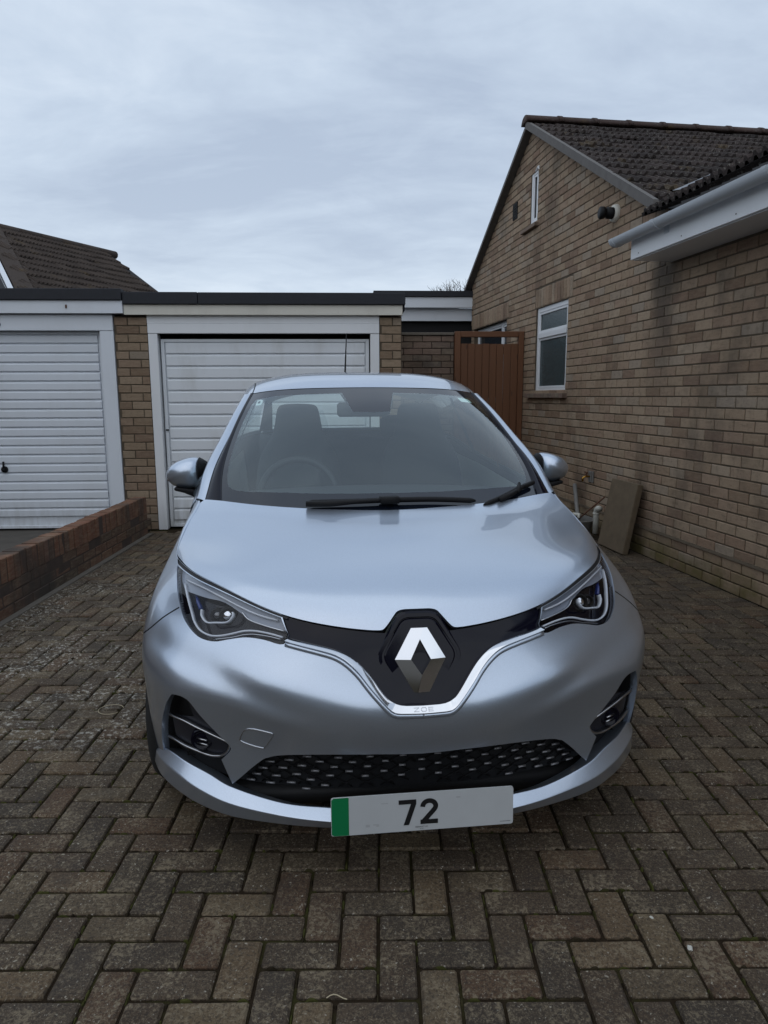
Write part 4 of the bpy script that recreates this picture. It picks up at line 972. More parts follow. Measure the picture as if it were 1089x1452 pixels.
M_DRL = simple('running_light', (.56, .59, .63), .25, 0, .6)
M_PLATE = simple('plate_white', (.47, .49, .50), .45, grain=.06, gscale=18)
M_GREEN = simple('plate_green', (.0, .17, .055), .45)
M_INK = simple('plate_black', (.006, .006, .007), .5)
M_INKG = simple('plate_grey', (.12, .125, .13), .5)
M_SEAT = simple('seat_cloth', (.030, .034, .038), .9, grain=.2)
M_TRIMG = simple('pale_lining', (.42, .43, .41), .9)
M_DASH = simple('dashboard', (.022, .025, .028), .6)
M_BLUE = simple('blue_reflector', (.01, .03, .17), .2, 0, .5)
def clear(name, tint, ior, boost, rough=.0, gcol=(1, 1, 1)):
    """thin clear sheet: see-through with a Schlick reflection that is the same from both sides"""
    t = NT(name); t.n.remove(t.b); out = t.n['Material Output']
    ge = t.new('ShaderNodeNewGeometry'); dp_ = t.new('ShaderNodeVectorMath', operation='DOT_PRODUCT'); t.l.new(ge.outputs['Normal'], dp_.inputs[0]); t.l.new(ge.outputs['Incoming'], dp_.inputs[1])
    r0 = ((ior - 1) / (ior + 1)) ** 2; c1 = t.math('SUBTRACT', 1.0, t.math('ABSOLUTE', dp_.outputs['Value']), True)
    fr = t.math('ADD', r0 * boost, t.math('MULTIPLY', t.math('POWER', c1, 5.0), (1 - r0) * min(boost, 1.3)), True)
    tr = t.new('ShaderNodeBsdfTransparent'); tr.inputs[0].default_value = (*tint, 1)
    gl = t.new('ShaderNodeBsdfGlossy'); gl.inputs['Roughness'].default_value = rough; gl.inputs[0].default_value = (*gcol, 1)
    mx = t.new('ShaderNodeMixShader'); t.l.new(fr, mx.inputs[0]); t.l.new(tr.outputs[0], mx.inputs[1]); t.l.new(gl.outputs[0], mx.inputs[2])
    t.l.new(mx.outputs[0], out.inputs['Surface']); return t.m
M_SCREEN = clear('windscreen_glass', (.83, .92, .91), 1.50, 3.2, 0, (.90, .975, 1.0))
M_SIDEG = clear('side_glass', (.84, .91, .89), 1.5, 1.3)
M_LENSG = clear('headlight_cover', (.95, .96, .98), 1.45, .8)
M_BULB = clear('projector_lens', (.75, .8, .85), 1.5, 3.5)

CA = R(6.5)
car = tag(empty('parked_car', (.108, 1.81, 0), CA + R(90)), 'silver blue electric hatchback parked facing the camera on the paving', 'car')
# car local frame: x back along the car, y to the picture's right, z up  ->  a mirror-free rotation needs y flipped
FL = np.array([1, -1, 1.0])
class Piece:
    def __init__(s): s.V = []; s.F = []; s.N = []
    def add(s, V, F, N=None, mirror=False):
        """V in car coordinates (y to the right of the picture)"""
        V = np.asarray(V, float).reshape(-1, 3); N = np.zeros_like(V) if N is None else np.asarray(N, float)
        if mirror: V = V * FL; N = N * FL; F = [tuple(f)[::-1] for f in F]
        k = len(s.V); s.V += list(V); s.N += list(N); s.F += [tuple(i + k for i in f) for f in F]; return s
    def both(s, V, F, N=None): s.add(V, F, N); return s.add(V, F, N, True)
    def build(s, name, mat, parent=None, smooth=True, bevel=0, refix=False):
        V = np.array(s.V) * FL                       # into the object's own right-handed frame
        o = obj(name, V, [f[::-1] for f in s.F], mat, parent if parent is not None else car, smooth)
        N = np.array(s.N) * FL
        if refix: fix(o.data)
        elif len(N) and np.abs(N).sum(1).min() > .5: o.data.normals_split_custom_set_from_vertices([tuple(n) for n in N])
        if bevel:
            b = o.modifiers.new('bevel', 'BEVEL'); b.width = bevel; b.segments = 2; b.limit_method = 'ANGLE'
        return o
def inside(poly, pts):
    poly = np.asarray(poly, float); x, y = pts[:, 0], pts[:, 1]; r = np.zeros(len(pts), bool); n = len(poly)
    for i in range(n):
        x0, y0 = poly[i]; x1, y1 = poly[(i + 1) % n]
        if y0 == y1: continue
        c = ((y0 > y) != (y1 > y)) & (x < (x1 - x0) * (y - y0) / (y1 - y0) + x0); r ^= c
    return r
def dense(poly, step, closed=True):
    P = [np.array(p, float) for p in poly]; out = []
    for i in range(len(P) if closed else len(P) - 1):
        a, b = P[i], P[(i + 1) % len(P)]; n = max(1, int(math.ceil(np.hypot(*(b - a)) / step)))
        out += [a + (b - a) * k / n for k in range(n)]
    if not closed: out.append(P[-1])
    return out
def smooth_path(poly, n=8, closed=False):
    """Catmull-Rom through the points"""
    P = np.array(poly, float); m_ = len(P); out = []
    for i in range(m_ if closed else m_ - 1):
        p0 = P[(i - 1) % m_] if closed or i else 2 * P[0] - P[1]; p1 = P[i]; p2 = P[(i + 1) % m_]; p3 = P[(i + 2) % m_] if closed or i + 2 < m_ else 2 * P[-1] - P[-2]
        for k in range(n):
            t = k / n; out.append(.5 * ((2 * p1) + (-p0 + p2) * t + (2 * p0 - 5 * p1 + 4 * p2 - p3) * t * t + (-p0 + 3 * p1 - 3 * p2 + p3) * t ** 3))
    if not closed: out.append(P[-1])
    return [tuple(p) for p in out]
def patch(surf, loops, du, dv, regions=None, flip=-1, offset=0.0, clampu=None):
    """triangulate a set of closed loops on a surface; regions: function(centroids) -> labels; returns {label: (V, F, N)}"""
    pts, ed = [], []
    for lp in loops:
        d = dense(lp, min(du, dv) * .5); k = len(pts); pts += d; ed += [(k + i, k + (i + 1) % len(d)) for i in range(len(d))]
    A = np.array(pts); lo, hi = A.min(0), A.max(0)
    gu, gv = np.meshgrid(np.arange(lo[0] + du * .37, hi[0], du), np.arange(lo[1] + dv * .37, hi[1], dv)); gu[::2] += du * .5
    G = np.stack([gu.ravel(), gv.ravel()], 1); G = G[inside(loops[0], G)]
    # keep the inner points clear of the loops
    d2 = np.min(((G[:, None, 0] - A[None, :, 0]) / du) ** 2 + ((G[:, None, 1] - A[None, :, 1]) / dv) ** 2, 1) if len(G) else np.zeros(0)
    G = G[d2 > .12]
    allp = [Vector(p) for p in pts] + [Vector(p) for p in G]
    vv, ee, ff, *_ = mgeo.delaunay_2d_cdt(allp, ed, [], 0, 1e-6)
    U = np.array([tuple(v) for v in vv]); Fa = np.array([f for f in ff if len(f) == 3])
    cen = U[Fa].mean(1); lab = regions(cen) if regions else np.where(inside(loops[0], cen), 0, -1)
    P = surf.ev(U[:, 0], U[:, 1]); N = surf.nrm(U[:, 0], U[:, 1], flip); P = P + N * offset
    out = {}
    for l in sorted(set(lab.tolist())):
        if l == -1 or l == '': continue
        F = Fa[lab == l]; used = np.unique(F); mp = -np.ones(len(U), int); mp[used] = np.arange(len(used)); F = mp[F]
        # orient outwards
        a, b, c = P[used][F[:, 0]], P[used][F[:, 1]], P[used][F[:, 2]]; w = (np.cross(b - a, c - a) * N[used][F[:, 0]]).sum(1) < 0
        F[w] = F[w][:, ::-1]; out[l] = (P[used], [tuple(f) for f in F], N[used])
    return out
def flange(surf, path, depth, closed=True, flip=-1, step=.06, out=0.0, start=0.0):
    """a strip that runs inwards from an edge"""
    d = np.array(dense(path, step, closed)); P = surf.ev(d[:, 0], d[:, 1]); N = surf.nrm(d[:, 0], d[:, 1], flip); n = len(d)
    V = np.concatenate([P + N * start, P - N * depth]); F = [(i, (i + 1) % n, n + (i + 1) % n, n + i) for i in range(n if closed else n - 1)]
    return V, F
def strip(surf, path, w, h0, h1, closed=False, flip=-1, taper=None):
    d = np.array(path, float); P = surf.ev(d[:, 0], d[:, 1]); N = surf.nrm(d[:, 0], d[:, 1], flip); n = len(P)
    T = np.roll(P, -1, 0) - np.roll(P, 1, 0)
    if not closed: T[0] = P[1] - P[0]; T[-1] = P[-1] - P[-2]
    T /= np.linalg.norm(T, axis=1, keepdims=True); B = np.cross(N, T); c = min(.3 * w, .5 * (h1 - h0))
    sec = [(-w / 2, h0), (-w / 2, h1 - c), (-w / 2 + c, h1), (w / 2 - c, h1), (w / 2, h1 - c), (w / 2, h0)]
    V = np.concatenate([P + B * a + N * b for a, b in sec]).reshape(6, n, 3).transpose(1, 0, 2).reshape(-1, 3)
    F = []
    for i in range(n if closed else n - 1):
        j = (i + 1) % n
        for k in range(6): F.append((i * 6 + k, j * 6 + k, j * 6 + (k + 1) % 6, i * 6 + (k + 1) % 6))
    if not closed: F.append(tuple(range(6))); F.append(tuple(range((n - 1) * 6, n * 6))[::-1])
    return V, F
def loft(rows, closed=False):
    A = np.array(rows, float); m_, n = A.shape[:2]
    F = [(i * n + k, i * n + k + 1, (i + 1) * n + k + 1, (i + 1) * n + k) for i in range(m_ - 1) for k in range(n - 1)]
    return A.reshape(-1, 3), F
def curve3(P, n=8): return np.array(smooth_path(P, n))

# ---- bumper, wings, sides: one surface, cut along the real joints
def arch_uv(cx, cz, r, ulo, uhi):
    """wheel arch circle found on the surface"""
    out = []
    for a in np.linspace(-.35, math.pi + .35, 64):
        x, z = cx + r * math.cos(a), cz + r * math.sin(a); u, v = (ulo + uhi) / 2, 2.0
        for _ in range(25):
            p = SW.ev(np.array([u]), np.array([v]))[0]; h = 1e-3
            pu = (SW.ev(np.array([u + h]), np.array([v]))[0] - p) / h; pv = (SW.ev(np.array([u]), np.array([v + h]))[0] - p) / h
            J = np.array([[pu[0], pv[0]], [pu[2], pv[2]]]); 
            try: d = np.linalg.solve(J, np.array([x - p[0], z - p[2]]))
            except Exception: break
            u = float(np.clip(u + np.clip(d[0], -.4, .4), ulo, uhi)); v = float(np.clip(v + np.clip(d[1], -.4, .4), -.0, 8))
        out.append((u, v))
    out = [p for p in out if p[1] > .02]
    return out
ARF = arch_uv(.805, .315, .350, 5.2, 8.6); ARR = arch_uv(3.45, .315, .345, 11.0, 13.3)
ARF = [(ARF[0][0], -.0)] + ARF + [(ARF[-1][0], -.0)]; ARR = [(ARR[0][0], -.0)] + ARR + [(ARR[-1][0], -.0)]
FE['HL'] = [(u, min(v, 7.80)) for u, v in FE['HL']]
HLp = [tuple(p) for p in FE['HL'][:7]] + [tuple(p) for p in smooth_path(FE['HL'][8:], 4)]
OPEN = [(0.0, 0.0)] + [(0.0, FE['GRT'][-1][1])] + [tuple(p) for p in smooth_path(FE['GRT'][:-1][::-1], 4)] + [tuple(p) for p in smooth_path(FE['FOG'] + FE['FOGL'], 5)] + [(5.16, .12), (5.10, 0.0)]
CHm = smooth_path(FE['CHT'][:-1][::-1], 4)
CHb = smooth_path(FE['CHB'][:-1][::-1], 4)
CHb[0] = (0.0, CHb[0][1]); CHm[0] = (0.0, CHm[0][1])
CHb = [(0.0, CHb[0][1]), (0.06, CHb[0][1])] + CHb[1:]
SEAL = [(1.90, 7.83), (3.0, 7.84), (4.0, 7.84), (4.7, 7.84), (5.05, 7.86), (5.3, 7.99), (1.90, 7.99)]
PANEL = [(0.0, CHb[0][1] + .06)] + [(u, v + .06) for u, v in CHb[1:-1]] + [(1.93, 6.32), (1.89, 6.83), (1.985, 7.97), (1.99, 8.0), (0.0, 8.0)]
SHUT = [(4.36, 6.50)] + FE['SHUT'][::-1][1:] + [(6.05, 4.85)]
SHp = []
for s_ in (-.016, .016): SHp.append([(u + s_ * .8, v + s_) for u, v in smooth_path(SHUT, 4)])
GAPB = SHp[0] + SHp[1][::-1]
OUT = [(0, 0), (15, 0), (15, 8), (0, 8)]
def regs(c):
    lab = np.full(len(c), 'side_panel', dtype=object); u, v = c[:, 0], c[:, 1]
    lab[:] = 'rear_quarter'
    lab[u < 11.05] = 'rear_door'; lab[u < 9.95] = 'front_door'
    q = np.array(SHUT)
    lab[u < 8.15] = 'front_wing'
    vs = np.interp(u, q[:, 0], q[:, 1], left=9, right=-1); lab[(u < 6.3) & (v < vs)] = 'front_bumper'
    lab[(u < 4.4)] = 'front_bumper'
    lab[u > 13.2] = 'tailgate'
    for p in (HLp, OPEN, PANEL, GAPB, ARF, ARR): lab[inside(p, c)] = ''
    lab[inside(SEAL, c) & (v > 7.82)] = 'lamp_seal'
    for uu in (8.15, 9.95, 11.05, 13.2): lab[np.abs(u - uu) < .012] = ''
    return lab
lines = []
for uu in (8.15, 9.95, 11.05, 13.2):
    lines.append([(uu - .012, .01), (uu + .012, .01), (uu + .012, 7.99), (uu - .012, 7.99)])
PC = patch(SW, [OUT, SEAL, HLp, OPEN, PANEL, GAPB, ARF, ARR] + lines, .085, .11, regs)
for nm, (V, F, N) in PC.items():
    if nm == 'lamp_seal':
        for mir in (False, True): Piece().add(V - N * .004, F, N, mir).build(nm, M_MATB)
    elif nm in ('front_bumper', 'tailgate'):
        Piece().both(V, F, N).build(nm, M_PAINT)
    else:
        for mir in (False, True): Piece().add(V, F, N, mir).build(nm, M_PAINT)
# dark liner behind the joints, with the wheel houses left open
LN = patch(SW, [[(0, .3), (15, .3), (15, 7.9), (0, 7.9)], HLp, OPEN, ARF, ARR], .3, .4, lambda c: np.where(inside(HLp, c) | inside(OPEN, c) | inside(ARF, c) | inside(ARR, c), '', 'liner').astype(object), offset=-.012)['liner']
Piece().both(*LN).build('inner_liner', M_MATB)
# folded edges of the openings
op = OPEN[1:-1]
for pth, dd, cl, sides in ((op, .022, False, 0), (HLp, .018, True, 1), (ARF[1:-1], .03, False, 1), (ARR[1:-1], .03, False, 1), (CHb, .012, False, 0)):
    V, F = flange(SW, pth, dd, cl)
    if sides:
        for mir in (False, True): Piece().add(V, F, None, mir).build('panel_edge', M_PAINT, refix=True)
    else: Piece().both(V, F).build('panel_edge', M_PAINT, refix=True)
# dark back of the lower opening
OB = patch(SW, [OPEN], .12, .16, offset=-.055)[0]; Piece().both(*OB).build('grille_back', M_MATB)
pc = Piece(); V, F = flange(SW, op, .056, False, start=-.02); pc.both(V, F); pc.build('grille_surround', M_MATB, refix=True)

# ---- lower lip
def lipcurve(P): return curve3(P, 8)
CR = [(.010, 0, .214), (.020, .2, .214), (.032, .28, .214), (.065, .40, .219), (.118, .55, .235), (.175, .65, .256), (.240, .72, .270), (.310, .773, .275), (.40, .815, .262), (.47, .832, .24)]
IN = [(.045, 0, .238), (.053, .2, .238), (.064, .28, .239), (.094, .40, .243), (.150, .545, .268), (.198, .62, .290), (.248, .690, .304), (.315, .748, .306), (.385, .792, .29), (.455, .815, .26)]
BT = [(.026, 0, .184), (.036, .2, .184), (.048, .28, .184), (.080, .40, .183), (.135, .55, .184), (.200, .655, .192), (.268, .732, .204), (.345, .792, .212), (.43, .828, .21), (.48, .842, .20)]
UB = [(x + .10, y * .93, z - .02) for x, y, z in BT]
IB = [(x + .05, y * .95, z - .03) for x, y, z in IN]
cr, inn, bt, ub, ib = map(lipcurve, (CR, IN, BT, UB, IB))
rows = []
for a, b, ts in ((ib, inn, (0, .85)), (inn, cr, (.0, .04, .5, .90)), (cr, bt, (.0, .10, .5, .95)), (bt, ub, (.0, .1, 1.0))):
    for t in ts: rows.append(a * (1 - t) + b * t)
for i in (3, 4, 5, 6): pass
rr_ = [rows[0], rows[1]] + rows[2:]
# round the crest a little
V, F = loft(rr_); pc = Piece().both(V, F); o = pc.build('front_lip', M_PAINT, refix=True)
md = o.modifiers.new('sub', 'SUBSURF'); md.levels = 2; md.render_levels = 2
# ---- underfloor and wheel houses
m_ = Piece()
for (x0, x1, y, z0, z1) in ((.2, .5, .62, .17, .22), (.5, 3.95, .56, .17, .30)):
    V = [(x0, -y, z0), (x1, -y, z0), (x1, y, z0), (x0, y, z0), (x0, -y, z1), (x1, -y, z1), (x1, y, z1), (x0, y, z1)]
    m_.add(V, [(0, 1, 2, 3), (7, 6, 5, 4), (0, 4, 5, 1), (1, 5, 6, 2), (2, 6, 7, 3), (3, 7, 4, 0)])
m_.add([(1.22, -.845, .24), (3.08, -.845, .24), (3.08, .845, .24), (1.22, .845, .24)], [(0, 1, 2, 3)])
for cx in (.805, 3.45):
    for sg in (-1, 1):
        a = np.linspace(-.2, math.pi + .2, 18); V = [(cx + .36 * math.cos(t), sg * y, .315 + .36 * math.sin(t)) for y in (.56, .83) for t in a]; n = len(a)
        m_.add(V, [(i, i + 1, n + i + 1, n + i) for i in range(n - 1)]); m_.add([(cx + .36 * math.cos(t), sg * .56, .315 + .36 * math.sin(t)) for t in a], [tuple(range(n))])
m_.add([(.3, -.7, .3), (.3, .7, .3), (1.0, .7, .3), (1.0, -.7, .3)], [(0, 1, 2, 3)])
m_.build('underbody', M_MATB, refix=True)
# ---- wheels
def wheel(cx, sg):
    w = empty('wheel', (cx, -sg * .768, .315), 0, car); w.rotation_euler = (0, 0, 0 if sg > 0 else math.pi)
    # local: y outwards is -y for the right of the picture
    prof = [(-.095, .20), (-.10, .25), (-.095, .295), (-.075, .311), (-.03, .315), (-.028, .308), (-.022, .308), (-.02, .315), (.02, .315), (.022, .308), (.028, .308), (.03, .315), (.075, .311), (.095, .295), (.10, .25), (.095, .205)]
    V, F = lathe(prof, 56, 'y'); o = obj('tyre', V, F, M_TYRE, w, True)
    V, F = lathe([(-.09, .205), (-.10, .198), (-.06, .185), (.09, .185), (.09, .205)], 48, 'y'); o = obj('rim', V, F, M_RIM, w, True)
    m_ = MB()
    for k in range(5):
        t = 2 * math.pi * k / 5; c, s_ = math.cos(t), math.sin(t)
        q = [(-.030, .04), (.030, .04), (.045, .188), (-.045, .188)]; V = [(c * r_ - s_ * a, y, s_ * r_ + c * a) for y in (-.088, -.06) for a, r_ in q]; m_.add(V, [(0, 1, 2, 3), (7, 6, 5, 4), (0, 4, 5, 1), (1, 5, 6, 2), (2, 6, 7, 3), (3, 7, 4, 0)])
    m_.add(*lathe([(-.095, 0), (-.095, .055), (-.06, .06)], 24, 'y')); m_.build('spokes', M_RIM, w, bevel=.006)
    V, F = lathe([(-.02, 0), (-.02, .185)], 32, 'y'); obj('brake_disc', V, F, M_MATB, w)
for cx in (.775, 3.45):
    for sg in (1, -1): wheel(cx, sg)

# ---- bonnet
NT_ = FE['NOTCH'][1:]                                   # from the valley to the centre
nb_ = [(0, NT_[-1][1])] + [tuple(p) for p in smooth_path(NT_[::-1], 4)[1:]]
BO = nb_ + [(.70, .055), (1.0, .035), (2, .03), (3, .03), (4, .03), (4.9, .03), (4.97, .15), (4.97, 1), (4.97, 2), (4.97, 3), (4.97, 4), (4.95, 4.85), (4.8, 4.98), (3, 4.98), (0, 4.98)]
V, F, N = patch(SB, [BO], .08, .09)[0]
bon = Piece().both(V, F, N).build('bonnet', M_PAINT)
edge = BO[:-1]; pc = Piece(); pc.both(*flange(SB, edge, .016, False)); pc.build('bonnet_edge', M_PAINT, bon, refix=True)
# wing top between the bonnet joint and the outer wing, and the foot of the pillar
us = np.linspace(5.15, 8.15, 26); A_ = SW.ev(us, np.full(26, 7.985)); vs = np.concatenate([np.linspace(.15, 5, 26)]); B_ = SB.ev(np.full(26, 5.0), vs)
out_ = A_ * .0 + B_ + (A_ - B_) * .10; out_[:, 2] -= .004
rows = [A_ * (1 - t) + out_ * t + np.array([0, 0, 1]) * (.010 * math.sin(math.pi * t)) * np.clip((us - 5.6) / 1.5, 0, 1)[:, None] for t in np.linspace(0, 1, 6)]; rows += [out_ - np.array([0, .004, .02])]
V, F = loft(rows)
for mir in (False, True): Piece().add(V, F, None, mir).build('wing_top', M_PAINT, refix=True)

# ---- windscreen: frit border, clear glass
fr = [tuple(p) for p in smooth_path(FE['FRIT'][::-1], 4)]; fr[0] = (0, fr[0][1])
GLS = fr + [(3.72, .75), (3.74, 1.1), (3.735, 1.8), (3.72, 2.6), (3.66, 3.4), (3.52, 3.62), (2.5, 3.70), (1.2, 3.73), (.62, 3.75), (.42, 2.92), (0, 2.90)]
V, F, N = patch(SG, [GLS], .12, .12)[0]
wsc = Piece().both(V, F, N).build('windscreen', M_SCREEN)
def reg_f(c): return np.where(inside(GLS, c), '', 'f').astype(object)
V, F, N = patch(SG, [[(0, 0), (4, 0), (4, 4), (0, 4)], GLS], .14, .14, reg_f)['f']
Piece().both(V, F, N).build('screen_border', simple('screen_frit', (.008, .011, .019), .05, 0, 0, .75), wsc)
# ---- pillars
P0, P1, P2 = curve3(PIL0, 8), curve3(PIL1, 8), curve3(PIL2, 8)
def bulge(a, b, ts, h):
    d = b - a; n = np.cross(np.gradient(a, axis=0), d); n /= np.linalg.norm(n, axis=1, keepdims=True); n *= np.sign(n[:, 2:3])
    return [a + d * t + n * h * math.sin(math.pi * t) for t in ts]
ts = np.linspace(0, 1, 7)
V, F = loft([P0 + np.array([.01, 0, -.02])] + bulge(P0 + np.array([0, 0, .002]), P1, ts, .008))
for mir in (False, True): Piece().add(V, F, None, mir).build('pillar_trim', M_GLOSSB, refix=True)
V, F = loft(bulge(P1 + np.array([0, .003, .0]), P2, ts, .012) + [P2 + np.array([.02, .01, -.03])])
for mir in (False, True): Piece().add(V, F, None, mir).build('pillar', M_PAINT, refix=True)
# foot of pillar: closes the corner between bonnet, wing and side glass
c0 = np.array([A_[-1], A_[-5], out_[-1]]); 
q = [SW.ev(np.array([8.15]), np.array([7.98]))[0], SW.ev(np.array([7.6]), np.array([7.98]))[0], B_[-1] + np.array([.004, .004, -.004]), np.array(PIL1[0]), np.array(PIL2[0])]
belt = SW.ev(np.linspace(7.9, 9.0, 8), np.full(8, 7.98)); p2 = np.array([P2[0] * (1 - t) + P2[6] * t for t in np.linspace(0, 1, 8)])
V, F = loft([belt, belt * .5 + p2 * .5 + np.array([0, .006, 0]), p2])
for mir in (False, True):
    pc = Piece().add(V, F, None, mir); pc.add([q[2], q[0], q[4], q[3]], [(0, 1, 2, 3)], None, mir); pc.build('pillar_foot', M_PAINT, refix=True)
# ---- roof
V, F, N = patch(SR, [[(0, 0.02), (2.9, .02), (2.97, .1), (2.97, 1), (2.97, 2), (2.97, 3), (2.97, 4), (2.9, 4.98), (0, 4.98)]], .12, .12)[0]
Piece().both(V, F, N).build('roof', M_PAINT)
V, F, N = patch(SR, [[(3.03, .0), (4, 0), (4, 5), (3.03, 5)]], .12, .12)[0]
for mir in (False, True): Piece().add(V, F, N, mir).build('roof_rail', M_PAINT)
V, F, N = patch(SR, [[(2.9, .0), (3.1, 0), (3.1, 5), (2.9, 5)]], .12, .12, offset=-.008)[0]
for mir in (False, True): Piece().add(V, F, N, mir).build('roof_seam', M_MATB)
V, F, N = patch(SR, [[(0, .05), (3.8, .05), (3.8, 4.9), (0, 4.9)]], .4, .4, offset=-.035)[0]
Piece().both(V, F, N).build('headlining', M_TRIMG)
# ---- side glass, tail glass
top = np.concatenate([P2[4:-1], SR.ev(np.full(20, 4.0), np.linspace(.25, 5, 20))]); n = len(top)
ub_ = np.linspace(8.55, 13.1, n); bel = SW.ev(ub_, np.full(n, 7.95)); bel[:, 1] -= .008
sgr = [top * (1 - t) + bel * t + np.array([0, .018 * math.sin(math.pi * t), 0]) for t in np.linspace(0.02, 1, 7)]
V, F = loft(sgr)
for mir in (False, True): Piece().add(V, F, None, mir).build('side_window', M_SIDEG, refix=True)
tr = SR.ev(np.linspace(0, 4, 14), np.full(14, 5.0)); tb = SW.ev(np.linspace(15, 13.1, 14), np.full(14, 7.95))
V, F = loft([tr * (1 - t) + tb * t + np.array([.03 * math.sin(math.pi * t), 0, 0]) for t in np.linspace(0, 1, 8)]); Piece().both(V, F).build('tail_window', M_SIDEG, refix=True)
V, F = loft([tr * (1 - t) + tb * t + np.array([.03 * math.sin(math.pi * t) - .004, 0, 0]) for t in np.linspace(0, .05, 3)]); Piece().both(V, F).build('tail_border', M_MATB, refix=True)
V, F = loft([(tr * (1 - t) + tb * t)[10:] + np.array([.03 * math.sin(math.pi * t) - .004, 0, 0]) for t in np.linspace(0, 1, 5)]); Piece().both(V, F).build('tail_pillar', M_MATB, refix=True)

# ---- gloss panel across the nose, chrome trim
V, F, N = patch(SW, [PANEL], .07, .09, offset=-.010)[0]
panel = Piece().both(V, F, N).build('nose_panel', M_GLOSSB)
n = 40
def resamp(path, n):
    P = np.array(path); d = np.r_[0, np.cumsum(np.hypot(*(np.diff(P, axis=0).T)))]; s_ = np.linspace(0, d[-1], n); return np.stack([np.interp(s_, d, P[:, 0]), np.interp(s_, d, P[:, 1])], 1)
ct, cb = resamp(CHm, n), resamp([(u, v + .035) for u, v in CHb], n); rows = []
for t, h in ((0, -.012), (0, .002), (.06, .005), (.94, .0155), (1.0, .0125), (1.0, -.012)):
    m2 = ct * (1 - t) + cb * t; P = SW.ev(m2[:, 0], m2[:, 1]); N = SW.nrm(m2[:, 0], m2[:, 1], -1); rows.append(P + N * h)
V, F = loft(rows); chrome = Piece().both(V, F).build('chrome_strip', M_CHROME, refix=True, bevel=.0)
bd = [(0.0, CHb[0][1] - .075), (.03, CHb[0][1] - .075)] + [(u, v - .075) for u, v in resamp(CHb, 44)[2:]]
V, F = strip(SW, bd, .016, -.004, .009); Piece().both(V, F).build('trim_bead', M_PAINT, None, refix=True)
mdx = chrome.modifiers.new('edge', 'EDGE_SPLIT'); mdx.split_angle = R(40)
# badge: bezel, recessed plate and the diamond
BC = np.array([.072, 0, .685]); BU = np.array([.075, 0, .235]); BU /= np.linalg.norm(BU); BN = np.array([-BU[2], 0, BU[0]])
def bpt(y, u, h): return BC + np.array([0, y, 0]) + BU * u + BN * h
def ring(polys, name, mat, parent, cap=True):
    """polys: list of (points, height), lofted one to the next"""
    n = len(polys[0][0]); V = [bpt(y, u, h) for pts, h in polys for y, u in pts]; F = [(i * n + k, i * n + (k + 1) % n, (i + 1) * n + (k + 1) % n, (i + 1) * n + k) for i in range(len(polys) - 1) for k in range(n)]
    if cap: F.append(tuple(range((len(polys) - 1) * n, len(polys) * n)))
    return Piece().add(V, F).build(name, mat, parent, smooth=False, refix=True)
def rounded(poly, r, n=5):
    P = [np.array(p, float) for p in poly]; out = []
    for i in range(len(P)):
        a, b, c = P[i - 1], P[i], P[(i + 1) % len(P)]; d0, d1 = a - b, c - b; l = min(r, np.hypot(*d0) * .45, np.hypot(*d1) * .45); p, q = b + d0 / np.hypot(*d0) * l, b + d1 / np.hypot(*d1) * l
        for k in range(n + 1): t = k / n; out.append(tuple((1 - t) ** 2 * p + 2 * t * (1 - t) * b + t * t * q))
    return out
HEX = [(-.110, -.001), (-.0465, .104), (.0465, .104), (.110, -.001), (.0515, -.1245), (-.0515, -.1245)]
def sc(poly, k, dy=0): return [(a * k, b * k + dy) for a, b in poly]
hexo = rounded(sc(HEX, 1.17, .002), .028); hexi = rounded(HEX, .022); hexj = rounded(sc(HEX, .965), .02)
ring([(hexo, -.055), (hexo, -.006), (rounded(sc(HEX, 1.12, .001), .026), .0), (rounded(sc(HEX, 1.03), .022), .0), (rounded(sc(HEX, 1.01), .022), -.006), (hexi, -.006), (hexj, .001), (rounded(sc(HEX, .93), .02), .003)], 'badge_plate', M_GLOSSB, panel)
DO = [(-.0233, .076), (.0233, .076), (.0725, -.0100), (.0222, -.102), (-.0222, -.102), (-.0725, -.0100)]
DI = [(0, .0445), (.0285, -.0115), (0, -.0545), (-.0285, -.0115)]
hb, ho, hi = .002, .009, .0175
# the four flat arms, split at the joints the real badge shows
def arm(o_pts, i_pts):
    n = len(o_pts); V, F = [], []
    P_o = [bpt(y, u, ho) for y, u in o_pts]; P_i = [bpt(y, u, hi) for y, u in i_pts]; P_b = [bpt(y, u, hb) for y, u in o_pts]; P_c = [bpt(y, u, hb) for y, u in i_pts]
    return P_o, P_i, P_b, P_c
arms = [([DO[5], DO[0], (.012, .076)], [DI[3], DI[3], DI[0]]), ([(.0125, .076), DO[1], DO[2]], [DI[0], DI[0], DI[1]]), ([DO[2], DO[3], (-.0115, -.102)], [DI[1], DI[1], DI[2]]), ([(-.012, -.102), DO[4], DO[5]], [DI[2], DI[2], DI[3]])]
pc = Piece()
for oo, ii in arms:
    pl = [np.array(p) for p in (oo + [ii[2], ii[0]])]; ed = (0, 1) if oo in (arms[0][0],) else (1, 2) if oo in (arms[1][0],) else (0, 1) if oo in (arms[2][0],) else (1, 2)
    a_, b_ = pl[ed[0]], pl[ed[1]]; d_ = (b_ - a_) / np.hypot(*(b_ - a_)); nn2 = np.array([-d_[1], d_[0]]); w_ = abs((pl[3] - a_) @ nn2) * .5 + abs((pl[4] - a_) @ nn2) * .5
    hi_ = hi if oo in (arms[0][0], arms[1][0]) else .026
    hs = [ho + (hi_ - ho) * min(abs((p - a_) @ nn2) / w_, 1.25) for p in pl]
    V = [bpt(p[0], p[1], h) for p, h in zip(pl, hs)] + [bpt(p[0], p[1], hb) for p in pl]
    pc.add(V, [(0, 1, 2, 3, 4)] + [(i, (i + 1) % 5, 5 + (i + 1) % 5, 5 + i) for i in range(5)])
pc.build('badge', M_CHROME, panel, smooth=False, refix=True)
